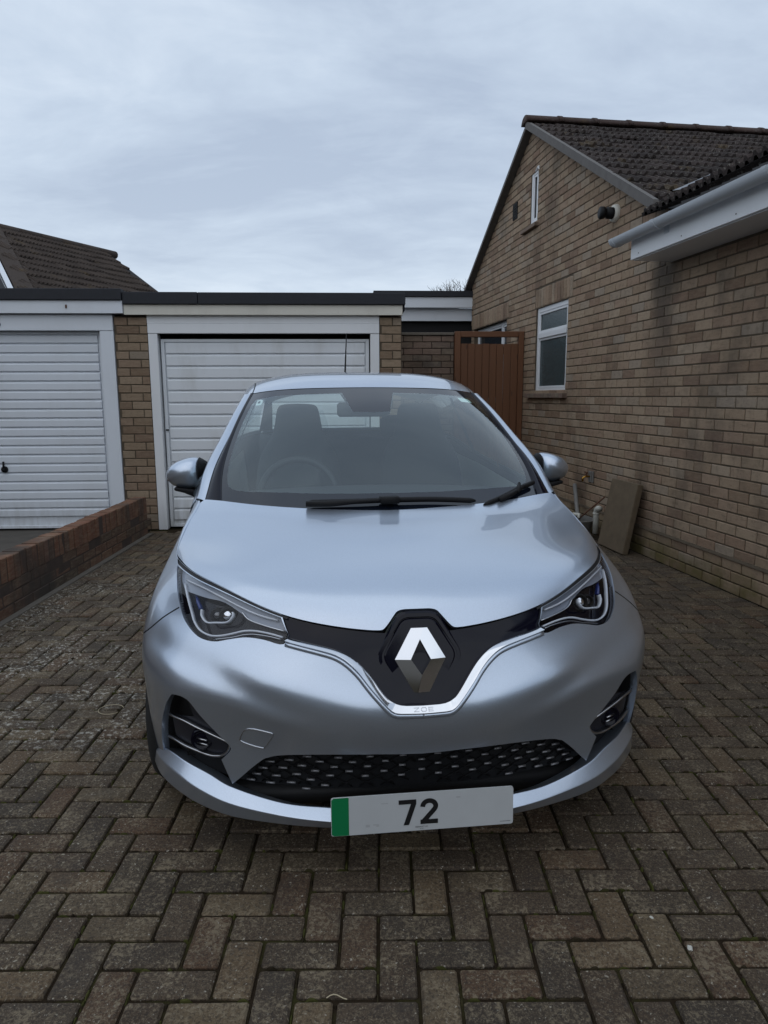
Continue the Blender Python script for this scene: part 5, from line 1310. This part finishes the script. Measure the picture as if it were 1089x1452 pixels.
# small raised letters on the chrome
def _cp(t, h):
    m2 = ct[0] * (1 - t) + cb[0] * t; return SW.ev(m2[:1], m2[1:])[0] + SW.nrm(m2[:1], m2[1:], -1)[0] * h
Pa, Pb = _cp(.06, .005), _cp(.94, .0155); Pz = Pa * .5 + Pb * .5; Uz = (Pa - Pb) / np.linalg.norm(Pa - Pb); Nz = np.cross(Uz, np.array([0, 1, 0])); Nz *= -np.sign(Nz[0])
def stroke(poly, w):
    out = []
    P = [np.array(p, float) for p in poly]; 
    for a, b in zip(P[:-1], P[1:]):
        d = b - a; d /= np.hypot(*d); n = np.array([-d[1], d[0]]) * w / 2; e_ = d * w / 2; out.append([a - e_ + n, a - e_ - n, b + e_ - n, b + e_ + n])
    return out
let = {'Z': [[(0, 1), (1.25, 1), (0, 0), (1.25, 0)]], 'O': [[(.0, .25), (.0, .75), (.25, 1), (1.05, 1), (1.3, .75), (1.3, .25), (1.05, 0), (.25, 0), (0, .25)]], 'E': [[(1.15, 1), (0, 1), (0, 0), (1.15, 0)], [(0, .5), (1.1, .5)]]}
pc = Piece(); x0 = -.027; hgt = .0105
for ch in 'ZOE':
    for pl in let[ch]:
        for q4 in stroke([(x0 + p[0] * hgt, (p[1] - .5) * hgt) for p in pl], .0017):
            b4 = [Pz + np.array([0, 1, 0]) * a + Uz * b for a, b in q4]
            V = [p - Nz * .001 for p in b4] + [p + Nz * .0012 for p in b4]; pc.add(V, [(0, 1, 2, 3), (4, 5, 6, 7), (0, 1, 5, 4), (1, 2, 6, 5), (2, 3, 7, 6), (3, 0, 4, 7)])
    x0 += .0205
pc.build('lettering', M_SATIN, chrome, smooth=False, refix=True)

# ---- headlights
def off_surf(surf, u, v, h, flip=-1):
    p = surf.ev(np.array([u]), np.array([v]))[0]; n = surf.nrm(np.array([u]), np.array([v]), flip)[0]; return p + n * h, n
hl_in = np.array(HLp); cen = hl_in.mean(0); HLs = [tuple(cen + (p - cen) * .985) for p in hl_in]
lensP = patch(SW, [HLs], .07, .09, offset=-.002)[0]; floorP = patch(SW, [HLp], .09, .12, offset=-.050)[0]
cov = patch(SW, [smooth_path(FE['COVER'], 3, True)], .07, .09, offset=-.020)[0]; wallP = flange(SW, HLp, .050, True, start=-.006)
for mir in (False, True):
    h = Piece().add(*floorP, mir).build('headlight', M_GLOSSB)
    Piece().add(*wallP, None, mir).build('housing', M_GLOSSB, h, refix=True)
    Piece().add(*lensP, mir).build('cover', M_LENSG, h)
    Piece().add(*cov, mir).build('light_guide', M_LGREY, h)
    Piece().add(*strip(SW, smooth_path(FE['DRL'], 5), .0056, -.022, -.010), None, mir).build('running_light', M_DRL, h, refix=True)
    Piece().add(*strip(SW, smooth_path(FE['LINE2'], 5), .003, -.020, -.010), None, mir).build('lower_line', M_SATIN, h, refix=True)
    Piece().add(*strip(SW, smooth_path(FE['BAR'], 5), .0055, -.022, -.008), None, mir).build('light_bar', M_DRL, h, refix=True)
    Piece().add(*strip(SW, smooth_path(FE['CHLINE'], 5), .0032, -.020, -.008), None, mir).build('chrome_line', M_CHROME, h, refix=True)
    Piece().add(*strip(SW, smooth_path(FE['HOOK'], 4), .0055, -.026, -.012), None, mir).build('lens_hook', M_DRL, h, refix=True)
    for (u, v), r_, mm in ((FE['LENS'][0], .020, M_BULB), (FE['LENS'][1], .016, M_BULB)):
        p, n_v = off_surf(SW, u, v, -.047); nn_ = np.array([-.95, .05, .2]); nn_ /= np.linalg.norm(nn_); t1 = np.cross(nn_, [0, 0, 1.]); t1 /= np.linalg.norm(t1); t2_ = np.cross(nn_, t1)
        V, F = [], []; K = 20
        for a in np.linspace(0, math.pi / 2, 7):
            for k in range(K): b = 2 * math.pi * k / K; V.append(p + nn_ * math.sin(a) * r_ * .8 + (t1 * math.cos(b) + t2_ * math.sin(b)) * r_ * math.cos(a))
        for i in range(6):
            for k in range(K): F.append((i * K + k, i * K + (k + 1) % K, (i + 1) * K + (k + 1) % K, (i + 1) * K + k))
        Piece().add(V, F, None, mir).build('projector', M_CHROME if r_ > .018 else M_BULB, h, refix=True)
        V = []
        for hh, rr2 in ((-.004, r_ * 1.5), (.012, r_ * 1.35), (.012, r_ * 1.05), (.0, r_ * 1.0)):
            for k in range(K): b = 2 * math.pi * k / K; V.append(p + nn_ * hh + (t1 * math.cos(b) + t2_ * math.sin(b)) * rr2)
        F = [(i * K + k, i * K + (k + 1) % K, (i + 1) * K + (k + 1) % K, (i + 1) * K + k) for i in range(3) for k in range(K)]
        Piece().add(V, F, None, mir).build('projector_ring', M_BLACKP, h, refix=True)
    u, v = FE['LENS'][2]; p, n_v = off_surf(SW, u, v, -.040)
    Piece().add(*strip(SW, [(u + .1, v + .25), (u + .03, v), (u - .08, v - .25)], .010, -.045, -.030), None, mir).build('blue_insert', M_BLUE, h, refix=True)

# ---- fog lamp pockets
M_FOGC = simple('fog_cover', (.018, .020, .028), .35)
FOGC = [(3.05, 1.62), (3.0, 1.95), (3.02, 2.15), (3.20, 2.60), (3.50, 3.22), (3.72, 3.72), (3.85, 3.60), (3.75, 2.9), (4.2, 2.72), (4.55, 2.6), (4.55, 1.55), (4.1, 1.55), (3.5, 1.45), (3.2, 1.5)]
for mir in (False, True):
    c_ = patch(SW, [FOGC], .09, .12, offset=-.026)[0]; f_ = Piece().add(*c_, mir).build('fog_lamp', M_FOGC)
    Piece().add(*strip(SW, smooth_path(FE['BLADE'], 4), .0065, -.024, -.012), None, mir).build('chrome_blade', M_SATIN, f_, refix=True)
    u, v = FE['LAMP'][0]; p, n_v = off_surf(SW, u, v, -.024); nn_ = np.array([-1, 0, .0]); K = 22; V = []
    for hh, rr2 in ((-.01, .034), (.010, .033), (.012, .029), (.002, .027), (.006, .014), (.007, .0)):
        for k in range(K): b = 2 * math.pi * k / K; V.append(p + nn_ * hh + np.array([0, math.cos(b), math.sin(b)]) * rr2)
    F = [(i * K + k, i * K + (k + 1) % K, (i + 1) * K + (k + 1) % K, (i + 1) * K + k) for i in range(5) for k in range(K)]
    Piece().add(V, F, None, mir).build('lamp_lens', M_GLOSSB, f_, refix=True)
    pc = Piece()
    for dv in (-.09, .10): pc.add(*strip(SW, [(u - .16, v + dv - .02), (u + .06, v + dv - .02)], .005, -.014, -.008), None, mir)
    pc.build('lamp_bar', M_SATIN, f_, refix=True)
# towing eye cover (only on the left of the picture)
ov = smooth_path(FE['OVAL'], 6, True); oc = np.array(ov).mean(0)
V, F = strip(SW, ov, .0032, -.004, .0026, True); Piece().add(V, F, None, True).build('towing_eye_cover', M_SATIN, None, refix=True)

# ---- lower grille: honeycomb web and the short bright bars
gb = None
pc = Piece(); GR = np.array(OPEN)
for s0 in (-1, 1):
    for k in range(-6, 16):
        path = []
        for q in np.linspace(0, 1, 13):
            u = .33 * k + s0 * q * 1.15 * 1.2 + (0 if s0 > 0 else 1.2); v = .15 + q * 2.1
            path.append((u, v))
        path = [p for p in path if 0.02 < p[0] < 3.1 and inside(OPEN, np.array([p]))[0] and inside(OPEN, np.array([(p[0], p[1] + .12)]))[0]]
        if len(path) > 2: pc.both(*strip(SW, path, .0030, -.053, -.048))
pc.build('grille_mesh', M_BLACKP, None, refix=True)
gr = tag(empty('grille', (0, 0, 0), 0, car))
for lst, mir in ((FE['DASHL'], True), (FE['DASHR'], False)):
    for (u, v) in lst:
        if v <= .05: continue
        tu = .019 / max(np.linalg.norm(SW.ev(np.array([u + .05]), np.array([v]))[0] - SW.ev(np.array([u]), np.array([v]))[0]) / .05, 1e-3) / 2
        u0 = max(u - tu, .0) if u > tu else u - tu
        a = (u - tu, v); b = (u + tu, v)
        if a[0] < 0: a, b = (0.0, v), (2 * tu, v)
        k = 1.0 + .45 * min(1, abs(u) / 2.4)
        a = (u - (u - a[0]) * k if a[0] > 0 else 0.0, v); b = (u + (b[0] - u) * k, v)
        Piece().add(*strip(SW, [a, b], .0060, -.044, -.038), None, mir).build('grille_bar', M_BAR, gr, refix=True)

# ---- number plate
PLC = np.array([-.016, -.002, .2555]); PT = R(2.5)
PU = np.array([math.sin(PT), 0, math.cos(PT)]); PN = np.array([-math.cos(PT), 0, math.sin(PT)])
def pp(a, b, h): return PLC + np.array([0, a, 0]) + PU * b + PN * h
def plate_poly(name, poly, h0, h1, mat, parent):
    n = len(poly); V = [pp(a, b, h0) for a, b in poly] + [pp(a, b, h1) for a, b in poly]
    return Piece().add(V, [tuple(range(n)), tuple(range(n, 2 * n))[::-1]] + [(i, (i + 1) % n, n + (i + 1) % n, n + i) for i in range(n)]).build(name, mat, parent, smooth=False, refix=True)
PWH, PHH = .260, .0565
rect = lambda a0, a1, b0, b1: [(a0, b0), (a1, b0), (a1, b1), (a0, b1)]
plate = plate_poly('number_plate', rounded(rect(-PWH, PWH, -PHH, PHH), .008), -.004, .0, M_PLATE, car)
plate_poly('green_band', [(-.2105, PHH - .001), (-.252, PHH - .001), (-.2585, PHH - .006), (-.2585, -PHH + .006), (-.252, -PHH + .001), (-.2105, -PHH + .001)], .0002, .0008, M_GREEN, plate)
def glyph(polys, x, z, sx, sz, name):
    pc = Piece()
    for poly in polys:
        n = len(poly); P = [(x + a * sx, z + b * sz) for a, b in poly]; V = [pp(a, b, .0004) for a, b in P] + [pp(a, b, .0012) for a, b in P]
        pc.add(V, [tuple(range(n)), tuple(range(n, 2 * n))[::-1]] + [(i, (i + 1) % n, n + (i + 1) % n, n + i) for i in range(n)])
    return pc.build(name, M_INK, plate, smooth=False, refix=True)
glyph([[(0, .83), (1, .83), (1, 1), (0, 1)], [(.28, 0), (.58, 0), (1.0, .83), (.70, .83)]], -.0705, -.0375, .050, .075, 'digit')
two = []
arc = [(.5 + .37 * math.cos(t), .70 + .215 * math.sin(t)) for t in np.linspace(math.pi * 1.0, -.62, 15)]
pts = arc + [(.15, .085)]
for a, b in zip(pts[:-1], pts[1:]):
    d = np.array([(b[0] - a[0]) * .050, (b[1] - a[1]) * .075]); d /= np.hypot(*d); n_ = np.array([-d[1], d[0]]) * .0068; e_ = d * .0012
    q = [np.array([a[0] * .05, a[1] * .075]) - e_ + n_, np.array([a[0] * .05, a[1] * .075]) - e_ - n_, np.array([b[0] * .05, b[1] * .075]) + e_ - n_, np.array([b[0] * .05, b[1] * .075]) + e_ + n_]
    two.append([(p[0] / .05, p[1] / .075) for p in q])
two.append([(0, 0), (1.0, 0), (1.0, .175), (0, .175)])
for i_, pl in enumerate(two): glyph([pl], -.0085, -.0375, .050, .075, 'digit') if False else None
pc = Piece()
for i_, poly in enumerate(two):
    P = [(-.0085 + a * .050, -.0375 + b * .075) for a, b in poly]; hh = .0010 + i_ * .00001; V = [pp(a, b, .0003) for a, b in P] + [pp(a, b, hh) for a, b in P]; n = len(P)
    pc.add(V, [tuple(range(n)), tuple(range(n, 2 * n))[::-1]] + [(i, (i + 1) % n, n + (i + 1) % n, n + i) for i in range(n)])
pc.build('digit', M_INK, plate, smooth=False, refix=True)
def small_text(s, size, a, b, mat):
    M = Matrix(((0, PU[0], PN[0]), (-1, 0, 0), (0, PU[2], PN[2])))   # columns: right, up, out in the object's frame (y flipped)
    p = pp(a, b, .0006); o = text('small_print', s, size, mat, plate, (p[0], -p[1], p[2]), M.to_euler(), .0002); return o
small_text('RENAULT UK', .0060, -.005, -.0455, M_INKG); small_text('72 UK', .0038, -.005, -.0515, M_INKG)
plate_poly('maker_line', rect(.222, .252, -.0475, -.0462), .0002, .0006, M_INKG, plate)
for (a, b, w, hgt_) in ((-.158, -.032, .006, .008), (-.135, -.030, .008, .003), (-.130, -.034, .004, .004), (-.11, .031, .01, .0025), (.10, .036, .006, .004)):
    plate_poly('smudge', rounded(rect(a - w, a + w, b - hgt_ / 2, b + hgt_ / 2), .002), .0002, .00045, simple('plate_smudge', (.38, .39, .40), .6) if 'plate_smudge' not in bpy.data.materials else bpy.data.materials['plate_smudge'], plate)

# ---- mirrors
def mirror(mir):
    K = 24; secs = []
    for (y, zc, hz_, xf, xb) in ((.772, 1.072, .060, .05, .035), (.782, 1.078, .068, .075, .045), (.81, 1.078, .072, .098, .05), (.85, 1.075, .066, .100, .05), (.88, 1.072, .057, .088, .045), (.905, 1.070, .042, .066, .038), (.920, 1.068, .024, .04, .03), (.926, 1.067, .006, .015, .015)):
        ring_ = []
        for k in range(K):
            t = 2 * math.pi * k / K; c, s_ = math.cos(t), math.sin(t); ex_ = .75
            cx_ = math.copysign(abs(c) ** ex_, c); sz_ = math.copysign(abs(s_) ** ex_, s_)
            lean = .012 * (y - .77) / .15
            ring_.append((1.375 + (cx_ * xb if c > 0 else cx_ * xf * (1 - .25 * max(-sz_, 0))) + .10 * (y - .77), y, zc + sz_ * hz_))
        secs.append(ring_)
    V = [p for r_ in secs for p in r_]; F = [(i * K + k, i * K + (k + 1) % K, (i + 1) * K + (k + 1) % K, (i + 1) * K + k) for i in range(len(secs) - 1) for k in range(K)] + [tuple(range((len(secs) - 1) * K, len(secs) * K))]
    o = Piece().add(V, F, None, mir).build('door_mirror', M_PAINT, refix=True); md = o.modifiers.new('sub', 'SUBSURF'); md.levels = 1; md.render_levels = 2
    r0 = secs[0]; V = [tuple(np.array(p) * [1, 1, 1] + np.array([0, -.004, 0])) for p in secs[1]] + [(1.375 + (p[0] - 1.375) * .96, p[1] - .022, 1.07 + (p[2] - 1.07) * .97) for p in r0]
    pc = Piece().add(V, [(k, (k + 1) % K, K + (k + 1) % K, K + k) for k in range(K)] + [tuple(range(K, 2 * K))], None, mir)
    pc.build('mirror_inner', M_BLACKP, o, refix=True)
    pc = Piece(); V = []
    for (y, z0, z1, x0, x1) in ((.735, .955, 1.0, 1.32, 1.41), (.79, .972, 1.008, 1.31, 1.40), (.84, .995, 1.016, 1.31, 1.40), (.885, 1.005, 1.02, 1.32, 1.39)):
        V += [(x0, y, z0), (x1, y, z0), (x1, y, z1), (x0, y, z1)]
    F = [(i * 4 + k, i * 4 + (k + 1) % 4, (i + 1) * 4 + (k + 1) % 4, (i + 1) * 4 + k) for i in range(3) for k in range(4)] + [(0, 1, 2, 3), (12, 13, 14, 15)]
    pc.add(V, F, None, mir); pc.build('mirror_arm', M_BLACKP, o, refix=True, bevel=.006)
    g_ = [(1.425, .79, 1.02), (1.435, .905, 1.04), (1.435, .90, 1.11), (1.425, .79, 1.13)]; Piece().add(g_, [(0, 1, 2, 3)], None, mir).build('mirror_glass', M_CHROME, o)
mirror(False); mirror(True)

# ---- wipers
def on_glass(pts, h):
    out = []
    for u, v in pts:
        sg = -1 if u < 0 else 1
        p = SG.ev(np.array([abs(u)]), np.array([v]))[0]; n = SG.nrm(np.array([abs(u)]), np.array([v]), -1)[0]; p = p + n * h; p[1] *= sg; out.append(p)
    return np.array(out)
def tubeP(pc, pts, r, n=8):
    V, F = tube([tuple(p) for p in pts], r, n); pc.add(V, F)
pc = Piece(); bp_ = smooth_path([(-1.40, .30), (-1.0, .345), (-.6, .375), (-.06, .405), (.4, .40), (.8, .375), (1.2, .315), (1.58, .235)], 4)
tubeP(pc, on_glass(bp_, .020), [.004] + [.0105] * (len(bp_) - 2) + [.004]); w1 = pc.build('wiper', M_BLACKP, None, refix=True)
pc = Piece(); tubeP(pc, on_glass([(-1.40, .22), (-1.0, .26), (-.6, .32), (-.10, .36), (.02, .40)], .030), [.011, .012, .009, .008, .008]); pc.build('wiper_arm', M_BLACKP, w1, refix=True)
pc = Piece(); V, F = chbox(.05, .095, .026, .005); c_ = on_glass([(.03, .385)], .026)[0]; pc.add(np.array(V) * [.9, .8, 1] + c_, F); pc.build('wiper_clip', M_BLACKP, w1, refix=True)
pc = Piece(); tubeP(pc, on_glass(smooth_path([(1.72, .12), (2.2, .22), (2.6, .30), (3.0, .36), (3.5, .40), (3.93, .44)], 4), .020), [.004] + [.0105] * 19 + [.004]); w2 = pc.build('wiper', M_BLACKP, None, refix=True)
pc = Piece(); tubeP(pc, on_glass([(2.1, .14), (2.5, .21), (2.9, .29), (3.1, .36)], .030), [.010, .011, .009, .007]); tubeP(pc, on_glass([(2.75, .22), (2.85, .30), (2.95, .43)], .034), [.008, .010, .006]); pc.build('wiper_arm', M_BLACKP, w2, refix=True)

# ---- camera housing, mirror inside, stickers
CAMP = [(0, 3.80), (.66, 3.80), (.42, 2.90), (0, 2.88)]
V, F, N = patch(SG, [CAMP], .1, .1, offset=-.012)[0]; ch = Piece().both(V, F, N).build('camera_housing', simple('housing_grey', (.016, .018, .028), .4))
V, F, N = patch(SG, [[(0, 3.28), (.12, 3.22), (.30, 2.98), (0, 2.97)]], .08, .08, offset=-.009)[0]; Piece().both(V, F, N).build('camera_window', M_LGREY, ch)
pc = Piece(); V, F = chbox(.03, .262, .072, .012); V = np.array(V); V[:, 1] *= 1.0; pc.add(V + np.array([1.735, -.015, 1.345]), F); pc.build('rear_view_mirror', simple('mirror_back', (.10, .105, .11), .5), None, refix=True)
M_STICK = simple('sticker', (.80, .88, .86), .6)
sl = patch(SG, [rounded([(3.44, 3.36), (3.10, 3.36), (3.06, 3.60), (3.40, 3.62)], .05)], .1, .1, offset=-.003)[0]; Piece().add(*sl, True).build('sticker', M_STICK)
sl2 = patch(SG, [rounded([(3.33, 3.44), (3.20, 3.44), (3.18, 3.53), (3.31, 3.54)], .02)], .1, .1, offset=-.001)[0]; Piece().add(*sl2, True).build('sticker_print', M_DASH)
sr = patch(SG, [rounded([(2.62, 3.43), (3.28, 3.41), (3.18, 3.60), (2.56, 3.63)], .05)], .1, .1, offset=-.003)[0]; Piece().add(*sr, False).build('sticker', simple('pale_sticker', (.72, .86, .80), .6))

# ---- inside: dashboard, wheel, seats
dp = [(.86, .975, .40), (1.1, 1.0, .60), (1.3, 1.015, .66), (1.45, 1.0, .68), (1.52, .93, .68), (1.50, .70, .68)]
rows = [[(x + .10 * abs(t) ** 2 * (1 if x < 1.2 else .2), y_ * t, z - .03 * t * t) for t in np.linspace(-1, 1, 15)] for x, z, y_ in dp]
V, F = loft(rows); Piece().add(V, F).build('dashboard', M_DASH, None, refix=True)
pc = Piece(); K = 40; wc = np.array([1.60, -.345, .935]); a1 = np.array([0, 1, 0]); a2 = np.array([.42, 0, .907])
pts = [wc + (a1 * math.cos(t) + a2 * math.sin(t)) * .185 for t in np.linspace(0, 2 * math.pi, K)]
tubeP(pc, pts, .017, 10); tubeP(pc, [wc - a1 * .17, wc, wc + a1 * .17], .022, 8); tubeP(pc, [wc, wc - a2 * .17], .022, 8); pc.build('steering_wheel', M_DASH, None, refix=True)
def seat(yc, x0, wid, htop, back=False):
    K = 16; secs = []
    for (z, w, d) in ((.55, .25, .10), (.75, .25, .09), (.95, .24, .08), (1.08, .225, .075), (1.16, .165, .06), (1.22, .135, .055), (1.30, .125, .05), (1.345, .115, .045), (1.365, .09, .03)):
        zz_ = .55 + (z - .55) * (htop - .55) / (1.365 - .55); xx = x0 + (z - .55) * .30
        secs.append([(xx + math.copysign(abs(math.cos(t)) ** .6, math.cos(t)) * d, yc + math.copysign(abs(math.sin(t)) ** .55, math.sin(t)) * w * wid, zz_) for t in np.linspace(0, 2 * math.pi, K, endpoint=False)])
    V = [p for r_ in secs for p in r_]; F = [(i * K + k, i * K + (k + 1) % K, (i + 1) * K + (k + 1) % K, (i + 1) * K + k) for i in range(len(secs) - 1) for k in range(K)] + [tuple(range((len(secs) - 1) * K, len(secs) * K))]
    o = Piece().add(V, F).build('seat', M_SEAT, None, refix=True); md = o.modifiers.new('sub', 'SUBSURF'); md.levels = 1; md.render_levels = 2; return o
seat(-.345, 1.98, 1.0, 1.372); seat(.345, 2.0, 1.0, 1.374)
pc = Piece(); rows = [[(3.05 + dx, y, z + .02 * math.cos(y * 9)) for y in np.linspace(-.62, .62, 21)] for dx, z in ((-.10, .5), (.0, .9), (.05, 1.10), (.12, 1.14), (.18, 1.10), (.2, .6))]
V, F = loft(rows); pc.add(V, F); pc.build('rear_seat', M_SEAT, None, refix=True)
for yy in (-.36, .36):
    pc = Piece(); V, F = chbox(.08, .27, .16, .03); pc.add(np.array(V) + np.array([3.15, yy, 1.20]), F); pc.build('rear_headrest', M_SEAT, None, refix=True)
pc = Piece(); pc.add([(1.4, -.76, .35), (3.9, -.76, .35), (3.9, .76, .35), (1.4, .76, .35)], [(0, 1, 2, 3)])
pc.both([(1.15, .765, .35), (3.85, .755, .35), (3.85, .775, 1.02), (2.5, .785, .99), (1.15, .735, .95)], [(0, 1, 2, 3, 4)]); pc.build('cabin_lining', M_TRIMG, None, refix=True)
for x_, l_ in ((2.32, .06),):
    for mir in (False, True):
        Piece().add([(2.42, .585, 1.40), (2.50, .585, 1.40), (2.50, .765, 1.0), (2.40, .765, 1.0)], [(0, 1, 2, 3)], None, mir).build('door_pillar', M_MATB)
# clear film still hanging over the driver's seat
M_FILM = clear('plastic_film', (.92, .95, .96), 1.45, 1.2, .3)
rr = random.Random(11); rows = []
for t in np.linspace(0, 1, 9):
    rows.append([(1.93 - .02 * math.sin(3 * s_ + 5 * t) , -.63 + .42 * s_ + .03 * math.sin(7 * t), 1.34 - .52 * t ) for s_ in np.linspace(0, 1, 9)])
V, F = loft(rows); Piece().add(V, F).build('seat_film', M_FILM, None, refix=True)
# ---- aerial
pc = Piece(); tubeP(pc, [(3.50, 0, 1.485), (3.53, 0, 1.515)], [.016, .009], 10); tubeP(pc, [(3.53, 0, 1.515), (3.70, .028, 1.885)], [.0075, .0035], 8); pc.build('aerial', M_BLACKP, None, refix=True)
# ---- door handles and tail lamps, on the sides the picture does not show
for mir in (False, True):
    for uu in (9.75, 10.9):
        p, n_v = off_surf(SW, uu, 7.3, .012); pc = Piece(); V, F = chbox(.20, .03, .035, .008); pc.add(np.array(V) + p, F, None, mir); pc.build('door_handle', M_PAINT, None, refix=True)
    t_ = patch(SW, [[(13.25, 6.4), (13.9, 6.5), (14.0, 7.5), (13.2, 7.6)]], .1, .1, offset=.004)[0]; Piece().add(*t_, mir).build('tail_lamp', simple('red_lens', (.25, .01, .01), .15, 0, .5) if 'red_lens' not in bpy.data.materials else bpy.data.materials['red_lens'])
